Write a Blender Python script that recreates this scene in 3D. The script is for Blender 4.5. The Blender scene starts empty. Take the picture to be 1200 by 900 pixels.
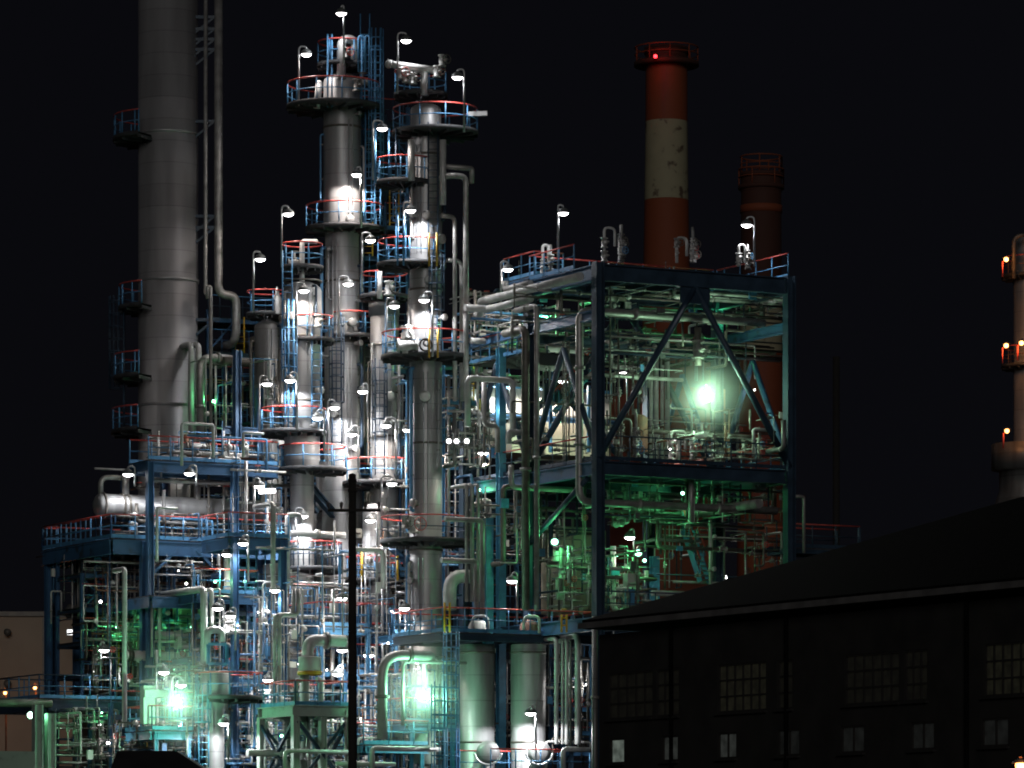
import bpy, math, random
from mathutils import Vector, Matrix
R = math.radians
sc = bpy.context.scene
COL = sc.collection
F, YH, CZ = 5200.0, 1040.0, 2.0          # focal length in photo pixels, horizon row, eye height
ANG = R(28)
U = Vector((math.cos(ANG), math.sin(ANG), 0)); V = Vector((-math.sin(ANG), math.cos(ANG), 0))
X = Vector((1, 0, 0)); Z = Vector((0, 0, 1))

def P(px, py, Y): return Vector(((px-600)*Y/F, Y, CZ+(YH-py)*Y/F))
def S(px, Y): return px*Y/F               # pixels to metres at a depth
def along(p, d, px):                      # walk from p along d until the column px
    k = (px-600)/F
    return p + d*((k*p.y-p.x)/(d.x-k*d.y))
def zat(py, Y): return CZ+(YH-py)*Y/F
def route(start, *steps):
    p = P(*start) if not isinstance(start, Vector) else start.copy()
    out = [p]
    for c, a in steps:
        if c == 'u': p = along(p, U, a)
        elif c == 'v': p = along(p, V, a)
        elif c == 'x': p = along(p, X, a)
        elif c == 'z': p = Vector((p.x, p.y, zat(a, p.y)))
        elif c == 'U': p = p+U*a
        elif c == 'V': p = p+V*a
        elif c == 'Z': p = p+Z*a
        elif c == 'G': p = Vector((p.x, p.y, a))
        out.append(p)
    return out

class MB:
    def __init__(s): s.v = []; s.f = []; s.sm = []
    def add(s, vs, fs, smooth=False):
        b = len(s.v); s.v += [tuple(x) for x in vs]
        for f in fs: s.f.append([b+i for i in f]); s.sm.append(smooth)
        return s
    def obox(s, c, ax, h):                # oriented box, half sizes h
        vs = [c+ax[0]*(i*h[0])+ax[1]*(j*h[1])+ax[2]*(k*h[2]) for i in (-1, 1) for j in (-1, 1) for k in (-1, 1)]
        return s.add(vs, [(0,1,3,2),(4,6,7,5),(0,4,5,1),(2,3,7,6),(0,2,6,4),(1,5,7,3)])
    def box(s, c, sx, sy, sz): return s.obox(Vector(c), (U, V, Z), (sx/2, sy/2, sz/2))
    def bar(s, a, b, w, h=None, up=Z):
        h = h or w; d = (b-a); L = d.length
        if L < 1e-6: return s
        d = d/L; side = d.cross(up)
        if side.length < 1e-3: side = d.cross(V)
        side.normalize(); u2 = side.cross(d)
        return s.obox((a+b)/2, (d, side, u2), (L/2, w/2, h/2))
    def hbeam(s, a, b, w, h, up=Z, t=.05):
        d = (b-a).normalized(); side = d.cross(up)
        if side.length < 1e-3: side = d.cross(V)
        side.normalize(); u2 = side.cross(d); L = (b-a).length/2; c = (a+b)/2
        s.obox(c+u2*(h/2-t/2), (d, side, u2), (L, w/2, t/2)); s.obox(c-u2*(h/2-t/2), (d, side, u2), (L, w/2, t/2))
        return s.obox(c, (d, side, u2), (L*.999, t/2, h/2-t))
    def tube(s, pts, r, n=8, bend=None, cap=True):
        q = [Vector(p) for p in pts]
        if bend is None: bend = r*2.5
        if bend > 0 and len(q) > 2:
            o = [q[0]]
            for i in range(1, len(q)-1):
                a, b, c = q[i-1], q[i], q[i+1]; e = a-b; g = c-b
                if e.length < 1e-5 or g.length < 1e-5: continue
                k = min(bend, e.length*.48, g.length*.48); p0 = b+e.normalized()*k; p1 = b+g.normalized()*k
                m = 5 if r > .06 else 3
                for j in range(m+1):
                    t = j/m; o.append(p0*(1-t)**2+b*(2*t*(1-t))+p1*t*t)
            o.append(q[-1]); q = o
        vs = []; fs = []; prev = None
        for i, p in enumerate(q):
            d = (q[min(i+1, len(q)-1)]-q[max(i-1, 0)]).normalized()
            if prev is None:
                a = d.cross(Z); a = a if a.length > .05 else d.cross(X)
            else: a = prev-d*prev.dot(d)
            a.normalize(); prev = a; b = d.cross(a)
            for k in range(n):
                t = 2*math.pi*k/n; vs.append(p+a*(r*math.cos(t))+b*(r*math.sin(t)))
        for i in range(len(q)-1):
            for k in range(n):
                fs.append((i*n+k, i*n+(k+1) % n, (i+1)*n+(k+1) % n, (i+1)*n+k))
        s.add(vs, fs, True)
        if cap:
            b = len(s.v)-len(vs); s.f.append([b+k for k in range(n)][::-1]); s.sm.append(False)
            s.f.append([b+(len(q)-1)*n+k for k in range(n)]); s.sm.append(False)
        return s
    def lathe(s, c, prof, n=32, a0=0, a1=360, axis=None):
        full = abs(a1-a0) > 359; m = n if full else n+1
        if axis is None: ax, ay, az = X, Vector((0, 1, 0)), Z
        else:
            az = axis.normalized(); ax = az.cross(Z); ax = ax if ax.length > .01 else X.copy(); ax.normalize(); ay = az.cross(ax)
        vs = []
        for r, z in prof:
            for k in range(m):
                t = R(a0+(a1-a0)*k/n); vs.append(c+ax*(r*math.cos(t))+ay*(r*math.sin(t))+az*z)
        fs = []
        for i in range(len(prof)-1):
            for k in range(n):
                k2 = (k+1) % m
                fs.append((i*m+k, i*m+k2, (i+1)*m+k2, (i+1)*m+k))
        return s.add(vs, fs, True)
    def ring(s, c, rad, r, a0=0, a1=360, n=36, k=5, axis=None):
        pts = []
        ax, ay = X, Vector((0, 1, 0))
        if axis is not None:
            az = axis.normalized(); ax = az.cross(Z); ax = ax if ax.length > .01 else X.copy(); ax.normalize(); ay = az.cross(ax)
        full = abs(a1-a0) > 359
        for i in range(n+1):
            t = R(a0+(a1-a0)*i/n); pts.append(c+ax*(rad*math.cos(t))+ay*(rad*math.sin(t)))
        return s.tube(pts, r, k, bend=0, cap=not full)
    def ball(s, c, r, sz=1, n=12):
        pr = [(max(1e-4, r*math.sin(math.pi*i/6)), -r*sz*math.cos(math.pi*i/6)) for i in range(7)]
        return s.lathe(c, pr, n)
    def build(s, name, mat, parent=None, origin=None):
        me = bpy.data.meshes.new(name)
        if parent is not None: o0 = ORG[parent.name]
        elif origin is not None: o0 = Vector(origin)
        else:
            n = len(s.v); o0 = Vector((sum(p[0] for p in s.v)/n, sum(p[1] for p in s.v)/n, min(p[2] for p in s.v)))
        me.from_pydata([(p[0]-o0.x, p[1]-o0.y, p[2]-o0.z) for p in s.v], [], s.f)
        me.polygons.foreach_set('use_smooth', s.sm)
        me.update(); me.materials.append(M[mat])
        ob = bpy.data.objects.new(name, me); COL.objects.link(ob)
        if parent is not None: ob.parent = parent
        else: ob.location = o0
        ORG[ob.name] = o0
        return ob

ORG = {}
def tag(o, label, cat, group=None):
    o['label'] = label; o['category'] = cat
    if group: o['group'] = group
    return o
def thing(name, label, cat, loc, group=None):
    o = bpy.data.objects.new(name, None); COL.objects.link(o); o.location = loc; o.empty_display_size = .3
    ORG[o.name] = Vector(loc); return tag(o, label, cat, group)

# ------------------------------------------------------------------ materials
M = {}
def mat(name, col, rough=.5, metal=0., var=.25, scale=2., bump=0., streak=False, dirt=None, dirt_amt=.5, spec=.5, seams=0):
    m = bpy.data.materials.new(name); m.use_nodes = True; nt = m.node_tree; N = nt.nodes; L = nt.links
    b = N['Principled BSDF']; b.inputs['Roughness'].default_value = rough; b.inputs['Metallic'].default_value = metal
    b.inputs['Specular IOR Level'].default_value = spec
    tc = N.new('ShaderNodeTexCoord'); mp = N.new('ShaderNodeMapping'); L.new(tc.outputs['Object'], mp.inputs[0])
    if streak: mp.inputs['Scale'].default_value = (1, 1, .12)
    n1 = N.new('ShaderNodeTexNoise'); n1.inputs['Scale'].default_value = scale; n1.inputs['Detail'].default_value = 6
    L.new(mp.outputs[0], n1.inputs['Vector'])
    cr = N.new('ShaderNodeValToRGB'); e = cr.color_ramp.elements
    e[0].position = .3; e[1].position = .72
    d = dirt or [c*(1-var*1.6) for c in col]
    e[0].color = (*d[:3], 1); e[1].color = (*[min(1, c*(1+var*.5)) for c in col], 1)
    if dirt:
        x = cr.color_ramp.elements.new(.3+.25*dirt_amt); x.color = (*col, 1)
    L.new(n1.outputs['Fac'], cr.inputs[0]); out = cr.outputs[0]
    if seams:
        sx = N.new('ShaderNodeSeparateXYZ'); L.new(tc.outputs['Object'], sx.inputs[0])
        mu = N.new('ShaderNodeMath'); mu.operation = 'MULTIPLY'; mu.inputs[1].default_value = 1/seams; L.new(sx.outputs[2], mu.inputs[0])
        fr = N.new('ShaderNodeMath'); fr.operation = 'FRACT'; L.new(mu.outputs[0], fr.inputs[0])
        lt = N.new('ShaderNodeMath'); lt.operation = 'LESS_THAN'; lt.inputs[1].default_value = .045; L.new(fr.outputs[0], lt.inputs[0])
        mx = N.new('ShaderNodeMix'); mx.data_type = 'RGBA'; mx.blend_type = 'MULTIPLY'
        mf = N.new('ShaderNodeMath'); mf.operation = 'MULTIPLY'; mf.inputs[1].default_value = .28; L.new(lt.outputs[0], mf.inputs[0])
        L.new(mf.outputs[0], mx.inputs['Factor']); L.new(out, mx.inputs['A']); mx.inputs['B'].default_value = (.15, .14, .13, 1); out = mx.outputs['Result']
        # each cladding sheet a slightly different tone
        fl = N.new('ShaderNodeMath'); fl.operation = 'FLOOR'; L.new(mu.outputs[0], fl.inputs[0])
        wn = N.new('ShaderNodeTexWhiteNoise'); wn.noise_dimensions = '1D'; L.new(fl.outputs[0], wn.inputs['W'])
        mr = N.new('ShaderNodeMapRange'); mr.inputs[3].default_value = .8; mr.inputs[4].default_value = 1.0; L.new(wn.outputs[0], mr.inputs[0])
        m2 = N.new('ShaderNodeVectorMath'); m2.operation = 'SCALE'; L.new(out, m2.inputs[0]); L.new(mr.outputs[0], m2.inputs['Scale']); out = m2.outputs[0]
    L.new(out, b.inputs['Base Color'])
    rr = N.new('ShaderNodeMapRange'); rr.inputs[3].default_value = max(.1, rough-.12); rr.inputs[4].default_value = min(1, rough+.15)
    L.new(n1.outputs['Fac'], rr.inputs[0]); L.new(rr.outputs[0], b.inputs['Roughness'])
    if bump:
        bp = N.new('ShaderNodeBump'); bp.inputs['Strength'].default_value = bump; bp.inputs['Distance'].default_value = .05
        L.new(n1.outputs['Fac'], bp.inputs['Height']); L.new(bp.outputs[0], b.inputs['Normal'])
    M[name] = m; return m
def emit(name, col, st):
    m = bpy.data.materials.new(name); m.use_nodes = True; b = m.node_tree.nodes['Principled BSDF']
    b.inputs['Base Color'].default_value = (.6, .6, .6, 1); b.inputs['Emission Color'].default_value = (*col, 1); b.inputs['Emission Strength'].default_value = st
    m.cycles.emission_sampling = 'NONE'; M[name] = m
mat('clad', (.46, .46, .46), .42, .42, .3, 1.6, streak=True, bump=.15, seams=1.15)
mat('clad_dark', (.27, .27, .265), .45, .45, .3, 1.5, streak=True, bump=.15, seams=1.3)
mat('stack_steel', (.48, .475, .48), .40, .45, .3, .7, streak=True, bump=.2, seams=1.05)
mat('pipe_grey', (.42, .41, .39), .42, .45, .25, 2.5)
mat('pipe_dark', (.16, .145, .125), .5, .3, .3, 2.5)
mat('pipe_white', (.62, .62, .60), .45, .2, .2, 2.)
mat('pipe_rust', (.20, .10, .06), .7, .1, .35, 3.)
mat('steel_blue', (.035, .10, .20), .45, .0, .25, 1.5, dirt=(.03, .05, .075))
mat('steel_navy', (.026, .055, .092), .5, .0, .25, 1.5)
mat('rail_blue', (.085, .26, .48), .45, .0, .2, 3.)
mat('rail_cyan', (.08, .30, .46), .45, .0, .2, 3.)
mat('rail_red', (.60, .085, .07), .45, .0, .2, 3.)
mat('yellow', (.75, .45, .03), .5, .0, .2, 3.)
mat('steel_pale', (.34, .42, .36), .5, .0, .22, 1.5, dirt=(.2, .22, .18))
mat('grating', (.06, .062, .066), .7, .2, .3, 4.)
mat('galv', (.50, .51, .52), .4, .6, .2, 3.)
mat('shade', (.16, .17, .17), .45, .3, .2, 5.)
mat('valve', (.35, .34, .32), .5, .4, .3, 5.)
mat('panel_white', (.62, .62, .58), .55, 0, .12, 1.)
mat('panel_cream', (.62, .60, .45), .6, 0, .14, .8, streak=True)
mat('chim_red', (.20, .047, .016), .75, 0, .3, .35, streak=True, dirt=(.16, .03, .02), dirt_amt=.4)
mat('chim_white', (.31, .285, .18), .75, 0, .2, 1.1, streak=False, dirt=(.10, .07, .045), dirt_amt=.12)
M['chim_white'].node_tree.nodes['Color Ramp'].color_ramp.elements[0].position = .335; M['chim_white'].node_tree.nodes['Color Ramp'].color_ramp.elements[1].position = .41
mat('chim_dark', (.055, .018, .011), .8, 0, .3, .35, streak=True, dirt=(.04, .012, .008), dirt_amt=.4)
mat('brick', (.28, .075, .045), .8, 0, .3, .4, dirt=(.14, .045, .03))
mat('pink', (.24, .135, .10), .8, 0, .2, .5)
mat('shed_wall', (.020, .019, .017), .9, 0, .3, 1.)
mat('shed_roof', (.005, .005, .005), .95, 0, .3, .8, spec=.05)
mat('gutter', (.17, .165, .16), .6, .2, .25, 1.5)
mat('pole', (.02, .018, .016), .9, 0, .3, 4.)
mat('porcelain', (.10, .09, .09), .3, 0, .1, 4.)
mat('asphalt', (.05, .05, .048), .85, 0, .3, .5, bump=.3)
mat('tan_wall', (.36, .28, .21), .85, 0, .15, .25)
mat('concrete', (.33, .32, .30), .85, 0, .2, .8)
mat('roof_black', (.018, .018, .02), .8, 0, .3, 1.)
emit('lamp_white', (1, .97, .98), 14)
emit('lamp_green', (.55, 1, .72), 22)
emit('lamp_green_small', (.35, 1, .6), 9)
emit('lamp_orange', (1, .38, .10), 6)
emit('lamp_red', (1, .02, .03), 7)
emit('lamp_panel', (1, 1, 1), 2.2)
def lit_pane(name, col, st, sc_=(6, 6, 6)):
    m = bpy.data.materials.new(name); m.use_nodes = True; N = m.node_tree.nodes; L = m.node_tree.links; b = N['Principled BSDF']
    b.inputs['Base Color'].default_value = (.03, .03, .03, 1); b.inputs['Roughness'].default_value = .3
    tc = N.new('ShaderNodeTexCoord'); mp = N.new('ShaderNodeMapping'); mp.inputs['Scale'].default_value = sc_
    n1 = N.new('ShaderNodeTexNoise'); n1.inputs['Scale'].default_value = .5; n1.inputs['Detail'].default_value = 4
    L.new(tc.outputs['Object'], mp.inputs[0]); L.new(mp.outputs[0], n1.inputs['Vector'])
    cr = N.new('ShaderNodeValToRGB'); cr.color_ramp.elements[0].position = .3; cr.color_ramp.elements[1].position = .7
    cr.color_ramp.elements[0].color = (*[c*.35 for c in col], 1); cr.color_ramp.elements[1].color = (*col, 1)
    L.new(n1.outputs['Fac'], cr.inputs[0]); L.new(cr.outputs[0], b.inputs['Emission Color']); b.inputs['Emission Strength'].default_value = st
    m.cycles.emission_sampling = 'NONE'; M[name] = m
lit_pane('pane_dim', (.10, .095, .055), .075)
lit_pane('pane_faint', (.10, .095, .06), .032)
lit_pane('pane_lit', (.30, .36, .31), .42)
lit_pane('pane_mid', (.20, .22, .20), .12)
lit_pane('pane_low', (.12, .13, .12), .055)

def steam_mat(name, dens, col):
    m = bpy.data.materials.new(name); m.use_nodes = True; N = m.node_tree.nodes; L = m.node_tree.links
    N.remove(N['Principled BSDF']); v = N.new('ShaderNodeVolumePrincipled'); v.inputs['Color'].default_value = (*col, 1); v.inputs['Anisotropy'].default_value = .2
    tc = N.new('ShaderNodeTexCoord'); le = N.new('ShaderNodeVectorMath'); le.operation = 'LENGTH'; L.new(tc.outputs['Object'], le.inputs[0])
    mr = N.new('ShaderNodeMapRange'); mr.interpolation_type = 'SMOOTHSTEP'; mr.inputs[1].default_value = .1; mr.inputs[2].default_value = 1.0; mr.inputs[3].default_value = 1; mr.inputs[4].default_value = 0
    L.new(le.outputs['Value'], mr.inputs[0])
    n = N.new('ShaderNodeTexNoise'); n.inputs['Scale'].default_value = 1.6; n.inputs['Detail'].default_value = 3; L.new(tc.outputs['Object'], n.inputs['Vector'])
    mu = N.new('ShaderNodeMath'); mu.operation = 'MULTIPLY'; L.new(mr.outputs[0], mu.inputs[0]); L.new(n.outputs['Fac'], mu.inputs[1])
    m2 = N.new('ShaderNodeMath'); m2.operation = 'MULTIPLY'; m2.inputs[1].default_value = dens; L.new(mu.outputs[0], m2.inputs[0]); L.new(m2.outputs[0], v.inputs['Density'])
    L.new(v.outputs[0], N['Material Output'].inputs['Volume']); M[name] = m
steam_mat('steam', .21, (.95, .97, .96))
# ------------------------------------------------------------------ builders
def spot(loc, E, col=(1, .96, .97), parent=None, size=142, name='lamp_light', aim=None, rad=.12):
    l = bpy.data.lights.new(name, 'SPOT'); l.energy = E; l.color = col; l.spot_size = R(size); l.spot_blend = .18 if size > 160 else .5; l.shadow_soft_size = rad
    o = bpy.data.objects.new(name, l); COL.objects.link(o); o.location = loc-(ORG[parent.name] if parent else Vector())
    if aim is not None: o.rotation_euler = aim.to_track_quat('-Z', 'Y').to_euler()
    if parent: o.parent = parent
    return o
def point(loc, E, col, parent=None, rad=.15, name='flood_light_source'):
    l = bpy.data.lights.new(name, 'POINT'); l.energy = E; l.color = col; l.shadow_soft_size = rad
    o = bpy.data.objects.new(name, l); COL.objects.link(o); o.location = loc-(ORG[parent.name] if parent else Vector())
    if parent: o.parent = parent
    return o

LAMP = {}
def share(key, maker, name, parent):      # a copy that shares its mesh with the first of its kind
    if key not in LAMP: LAMP[key] = maker(name, parent); return LAMP[key]
    o = LAMP[key].copy(); COL.objects.link(o); o.parent = parent; return o
LE = 225.0
def lamp(px, py, Y, arm, hpx, label, E=1., name='gooseneck_lamp', shade=True):
    """bulb at (px,py,Y); its post stands arm pixels to the side and runs hpx pixels down"""
    c = P(px, py, Y); s = Y/F; a = arm*s; h = hpx*s
    t = thing(name, label, 'lamp', c, 'dome lamps of the plant')
    if hpx:
        pm = MB()
        pts = [c+Vector((a, 0, -h)), c+Vector((a, 0, .22)), c+Vector((a*.92, 0, .33)), c+Vector((a*.65, 0, .38)), c+Vector((a*.3, 0, .37)), c+Vector((0, 0, .33)), c+Vector((0, 0, .22))]
        pm.tube(pts, .048, 7, bend=.12); pm.build('post', 'galv', t)
    def mk_shade(n, p):
        m = MB(); m.lathe(ORG[p.name], [(.04, .29), (.08, .28), (.10, .24), (.19, .20), (.25, .12), (.275, .03), (.28, .0), (.265, .0), (.23, .10), (.03, .17)], 18)
        return m.build(n, 'shade', p)
    def mk_bulb(n, p):
        m = MB(); m.lathe(ORG[p.name], [(.002, -.11), (.09, -.10), (.17, -.07), (.225, -.02), (.24, .03), (.18, .08)], 18)
        return m.build(n, 'lamp_white', p)
    share('shade', mk_shade, 'shade', t); share('bulb', mk_bulb, 'bulb', t)
    g = random.Random(int(px*7+py)); w = g.random()
    spot(c+Vector((0, 0, -.16)), LE*E*g.uniform(.75, 1.25), (1, .95-.10*w, .98-.24*w) if w > .6 else (.95, .96, 1), parent=t, size=170 if E > 2 else 142)
    return t
def flood(px, py, Y, E, label, col=(.40, 1, .62), r=.2, mt='lamp_green', down=None, mast=0, name='flood_lamp'):
    c = P(px, py, Y); t = thing(name, label, 'lamp', c, 'flood lamps of the plant')
    m = MB(); m.ball(c, r, .9, 14); m.build('lens', mt, t)
    m = MB(); b = c+Vector((0, r*.9, .03)); m.lathe(c+Vector((0, r*.25, .0)), [(r*1.25, 0), (r*1.3, .03), (r*1.0, r*.9), (r*.5, r*1.5), (.01, r*1.6)], 16, axis=Vector((0, 1, .15)))
    m.build('housing', 'shade', t)
    if mast:
        m = MB(); m.tube([c+Vector((.0, r*2.0, .1)), c+Vector((0, r*2.0, -mast))], .05, 7); m.build('post', 'galv', t)
    point(c+Vector((0, -r*1.6, -.05)), E, col, t, rad=r*.6)
    return t

def railing(t, pts, h=1.08, closed=False, mid='rail_blue', top='rail_red', step=1.25, toe=True, under=None, r=.033, name='railing'):
    """posts, mid rail and toe board as one mesh, the red top rail as its own"""
    m = MB(); q = MB(); pts = [Vector(p) for p in pts]
    if closed: pts = pts+[pts[0]]
    m.tube([p+Z*(h*.52) for p in pts], r*.8, 5, bend=0, cap=True); q.tube([p+Z*h for p in pts], r*1.1, 6, bend=0)
    if toe:
        for a, b in zip(pts, pts[1:]): m.bar(a+Z*.09, b+Z*.09, .02, .16)
    acc = 0
    for a, b in zip(pts, pts[1:]):
        L = (b-a).length; x = 0
        while x < L-1e-6:
            if acc <= 1e-6:
                p = a+(b-a)*(x/L); m.tube([p, p+Z*h], r, 5, bend=0); acc = step
            d = min(acc, L-x); x += d; acc -= d
    e = pts[-1]; m.tube([e, e+Z*h], r, 5, bend=0)
    return m.build(name, mid, t), q.build('top_rail', top, t)

class Col:
    """a vertical vessel: shell with rings, and platforms that hang on it"""
    def __init__(s, name, label, cat, px, Y, rpx, top, segs=None, mat_='clad', group=None, dome=True, base=0.0):
        s.px, s.Y = px, Y; k = Y/F; s.k = k
        c = P(px, YH, Y); s.c = Vector((c.x, Y, base))
        s.o = thing(name, label, cat, s.c, group)
        m = MB(); rr = rpx*k; zt = zat(top, Y)
        prof = [(rr*1.15, base), (rr*1.15, base+.4), (rr, base+.5)]
        for (py, r2) in (segs or []):      # from the bottom up: radius changes at rows
            prof += [(prof[-1][0], zat(py, Y)-.35), (r2*k, zat(py, Y)+.35)]
        rt = prof[-1][0]
        if dome:
            prof += [(rt, zt-rt*.5)]+[(max(.002, rt*math.cos(R(a))), zt-rt*.5+rt*.5*math.sin(R(a))) for a in (20, 40, 60, 80, 90)]
        else: prof += [(rt, zt), (rt*.97, zt+.02), (.01, zt+.02)]
        m.lathe(Vector((s.c.x, Y, 0)), prof, 40); m.build('shell', mat_, s.o)
        s.r = rt; s.zt = zt
    def band(s, py, rpx, h=.1, mt='pipe_dark', name='flange'):
        m = MB(); z = zat(py, s.Y); r = rpx*s.k
        m.lathe(Vector((s.c.x, s.Y, z)), [(r*.9, -h/2), (r, -h/2), (r, h/2), (r*.9, h/2)], 36); m.build(name, mt, s.o)
    def platform(s, py, Rpx, cx=None, a0=0, a1=360, rail=True, mid='rail_blue', top='rail_red', hole=None, spokes=True, step=1.2, h=1.08, tall=False):
        """a round deck; py is the row of its underside"""
        z = zat(py, s.Y); R_ = Rpx*s.k; c = Vector((s.c.x if cx is None else P(cx, YH, s.Y).x, s.Y, z)); n = 40
        hole = hole if hole is not None else max(.05, min(s.r*1.03, R_-.25)) if cx is None else .05
        m = MB(); m.lathe(c, [(hole, 0), (R_, 0), (R_, .10), (hole, .10), (hole, 0)], n, a0, a1)
        if spokes:
            k = max(5, int((a1-a0)/24))
            for i in range(k+1):
                t = R(a0+(a1-a0)*i/k); d = Vector((math.cos(t), math.sin(t), 0))
                m.bar(c+d*max(hole, .1)-Z*.10, c+d*(R_*.99)-Z*.06, .07, .16)
        p = m.build('platform', 'grating', s.o)
        m = MB(); m.lathe(c, [(R_+.004, -.03), (R_+.025, -.03), (R_+.025, .17), (R_+.004, .17), (R_+.004, -.03)], n, a0, a1); m.build('edge_ring', 'grating', p)
        if rail:
            k = int(44*(a1-a0)/360); full = a1-a0 > 359; Rr = R_-.03
            pts = [c+Vector((math.cos(R(a0+(a1-a0)*i/k))*Rr, math.sin(R(a0+(a1-a0)*i/k))*Rr, .1)) for i in range(k if full else k+1)]
            railing(p, pts, h=h, closed=full, mid=mid, top=top, step=.28 if tall else step, toe=False)
        return p
    def ladder(s, px, py0, py1, cage=True, off=.35, mt='rail_blue', dx=None):
        """caged ladder on the camera side of the shell, at column px"""
        x = P(px, YH, s.Y).x; y = s.Y-math.sqrt(max(0, s.r**2-(x-s.c.x)**2))-off
        ladder(s.o, Vector((x, y, zat(py1, s.Y))), zat(py0, s.Y), cage, mt)
def dress(c, seed, y0, y1, rows=None, n=4, noz=5):
    """risers, a cable tray, nozzles and name plates fixed to a column's camera side"""
    g = random.Random(seed)
    def at_(a, r, y): return Vector((c.c.x+r*math.cos(a), c.Y+r*math.sin(a), zat(y, c.Y)))
    for i in range(n):
        a = R(g.choice((g.uniform(185, 235), g.uniform(305, 355)))); ra = g.uniform(.035, .085); ya = g.uniform(y0, y0+(y1-y0)*.4); yb = g.uniform(y0+(y1-y0)*.6, y1); r = c.r+ra+.1
        m = MB(); m.tube([at_(a, c.r*.9, ya), at_(a, r, ya), at_(a, r, yb), at_(a, c.r*.9, yb)], ra, 8, bend=.15); m.build('riser', g.choice(('pipe_grey', 'pipe_dark', 'clad', 'rail_blue', 'steel_navy')), c.o)
        m = MB(); y = ya+12
        while y < yb-6: m.bar(at_(a, c.r*.98, y), at_(a, r+.05, y), .05, .06); y += g.uniform(26, 44)
        m.build('bracket', 'pipe_dark', c.o)
    a = R(g.uniform(240, 300)); m = MB(); p0 = at_(a, c.r+.08, y0+10); p1 = at_(a, c.r+.08, y1-10); t_ = Vector((-math.sin(a), math.cos(a), 0))
    for k in (-.1, .1): m.bar(p0+t_*k, p1+t_*k, .025, .07)
    m.build('cable_tray', 'galv', c.o)
    for i in range(noz):
        a = R(g.uniform(215, 325)); y = g.uniform(y0, y1); d = Vector((math.cos(a), math.sin(a), 0)); q = at_(a, c.r*.97, y); ra = g.uniform(.06, .16); L = g.uniform(.18, .4)
        m = MB(); m.lathe(q, [(ra, 0), (ra, L), (ra*1.6, L), (ra*1.6, L+.06), (ra*1.6, L+.07), (ra*1.6, L+.13), (ra*.8, L+.13), (.01, L+.15)], 14, axis=d); m.build('nozzle', g.choice(('pipe_grey', 'clad', 'pipe_white')), c.o)
def ladder(t, foot, ztop, cage=True, mt='rail_blue', d=None):
    d = d or Vector((0, -1, 0)); sd = d.cross(Z); m = MB(); z0 = foot.z; f = Vector((foot.x, foot.y, 0))
    for k in (-.22, .22): m.tube([f+sd*k+Z*z0, f+sd*k+Z*(ztop+.9)], .036, 5, bend=0)
    z = z0+.15
    while z < ztop: m.tube([f-sd*.22+Z*z, f+sd*.22+Z*z], .018, 4, bend=0); z += .32
    l = m.build('ladder', mt, t)
    if cage:
        m = MB(); z = z0+2.0; ax = [f+d*(.36-.36*math.cos(a)*1.0)+sd*(.36*math.sin(a)) for a in (R(40), R(75), R(110), R(145), R(180), R(215), R(250), R(285), R(320))]
        while z < ztop+.8: m.tube([p+Z*z for p in ax], .028, 4, bend=0); z += .6
        if ztop+.6 > z0+2:
            for p in ax[1:-1]: m.tube([p+Z*(z0+2), p+Z*(ztop+.75)], .022, 4, bend=0)
            m.build('cage', mt, l)
    return l

def pipe(label, rpx, mt, *pathargs, name='pipe', group=None, bend=None, flanges=0, cat='pipe'):
    pts = route(*pathargs); r = rpx*pts[0].y/F; m = MB(); m.tube(pts, r, 14 if r > .1 else 8, bend=bend)
    o = m.build(name, mt); tag(o, label, cat, group)
    if flanges:
        q = MB()
        for a, b in zip(pts, pts[1:]):
            L = (b-a).length
            if L < 1.2: continue
            for f_ in ((.3, .7) if L > 5 and flanges > 1 else (.5,)):
                c = a+(b-a)*f_; d = (b-a).normalized(); q.lathe(c, [(r*.9, -.07), (r*1.45, -.07), (r*1.45, -.01), (r*1.45, .07), (r*.9, .07)], 14, axis=d)
        if q.v: q.build('flange', 'valve', o)
    return o
def handwheel(m, c, axis, r):
    m.ring(c, r, .022, axis=axis, n=14, k=4)
    a = axis.normalized(); e = a.cross(Z); e = (e if e.length > .01 else X).normalized(); g = a.cross(e)
    m.bar(c-e*r, c+e*r, .02); m.bar(c-g*r, c+g*r, .02)
def valve(parent, c, d, r, wheel=True, mt='valve', up=None):
    m = MB(); d = d.normalized(); up = up or (Z if abs(d.z) < .5 else -V)
    m.lathe(c, [(r*1.0, -r*2.4), (r*1.7, -r*2.4), (r*1.7, -r*1.9), (r*1.1, -r*1.8), (r*1.45, 0), (r*1.1, r*1.8), (r*1.7, r*1.9), (r*1.7, r*2.4), (r, r*2.4)], 12, axis=d)
    m.tube([c, c+up*r*4.2], r*.42, 6); m.lathe(c+up*r*1.6, [(r*.3, -.1*r), (r*1.0, -.1*r), (r*1.0, .5*r), (r*.3, .5*r)], 10, axis=up)
    v = m.build('valve', mt, parent)
    if wheel:
        m = MB(); handwheel(m, c+up*r*4.2, up, max(.12, r*1.9)); m.build('handwheel', random.choice(['rail_red', 'pipe_dark', 'pipe_dark', 'rail_blue']), v)
    return v
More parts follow.
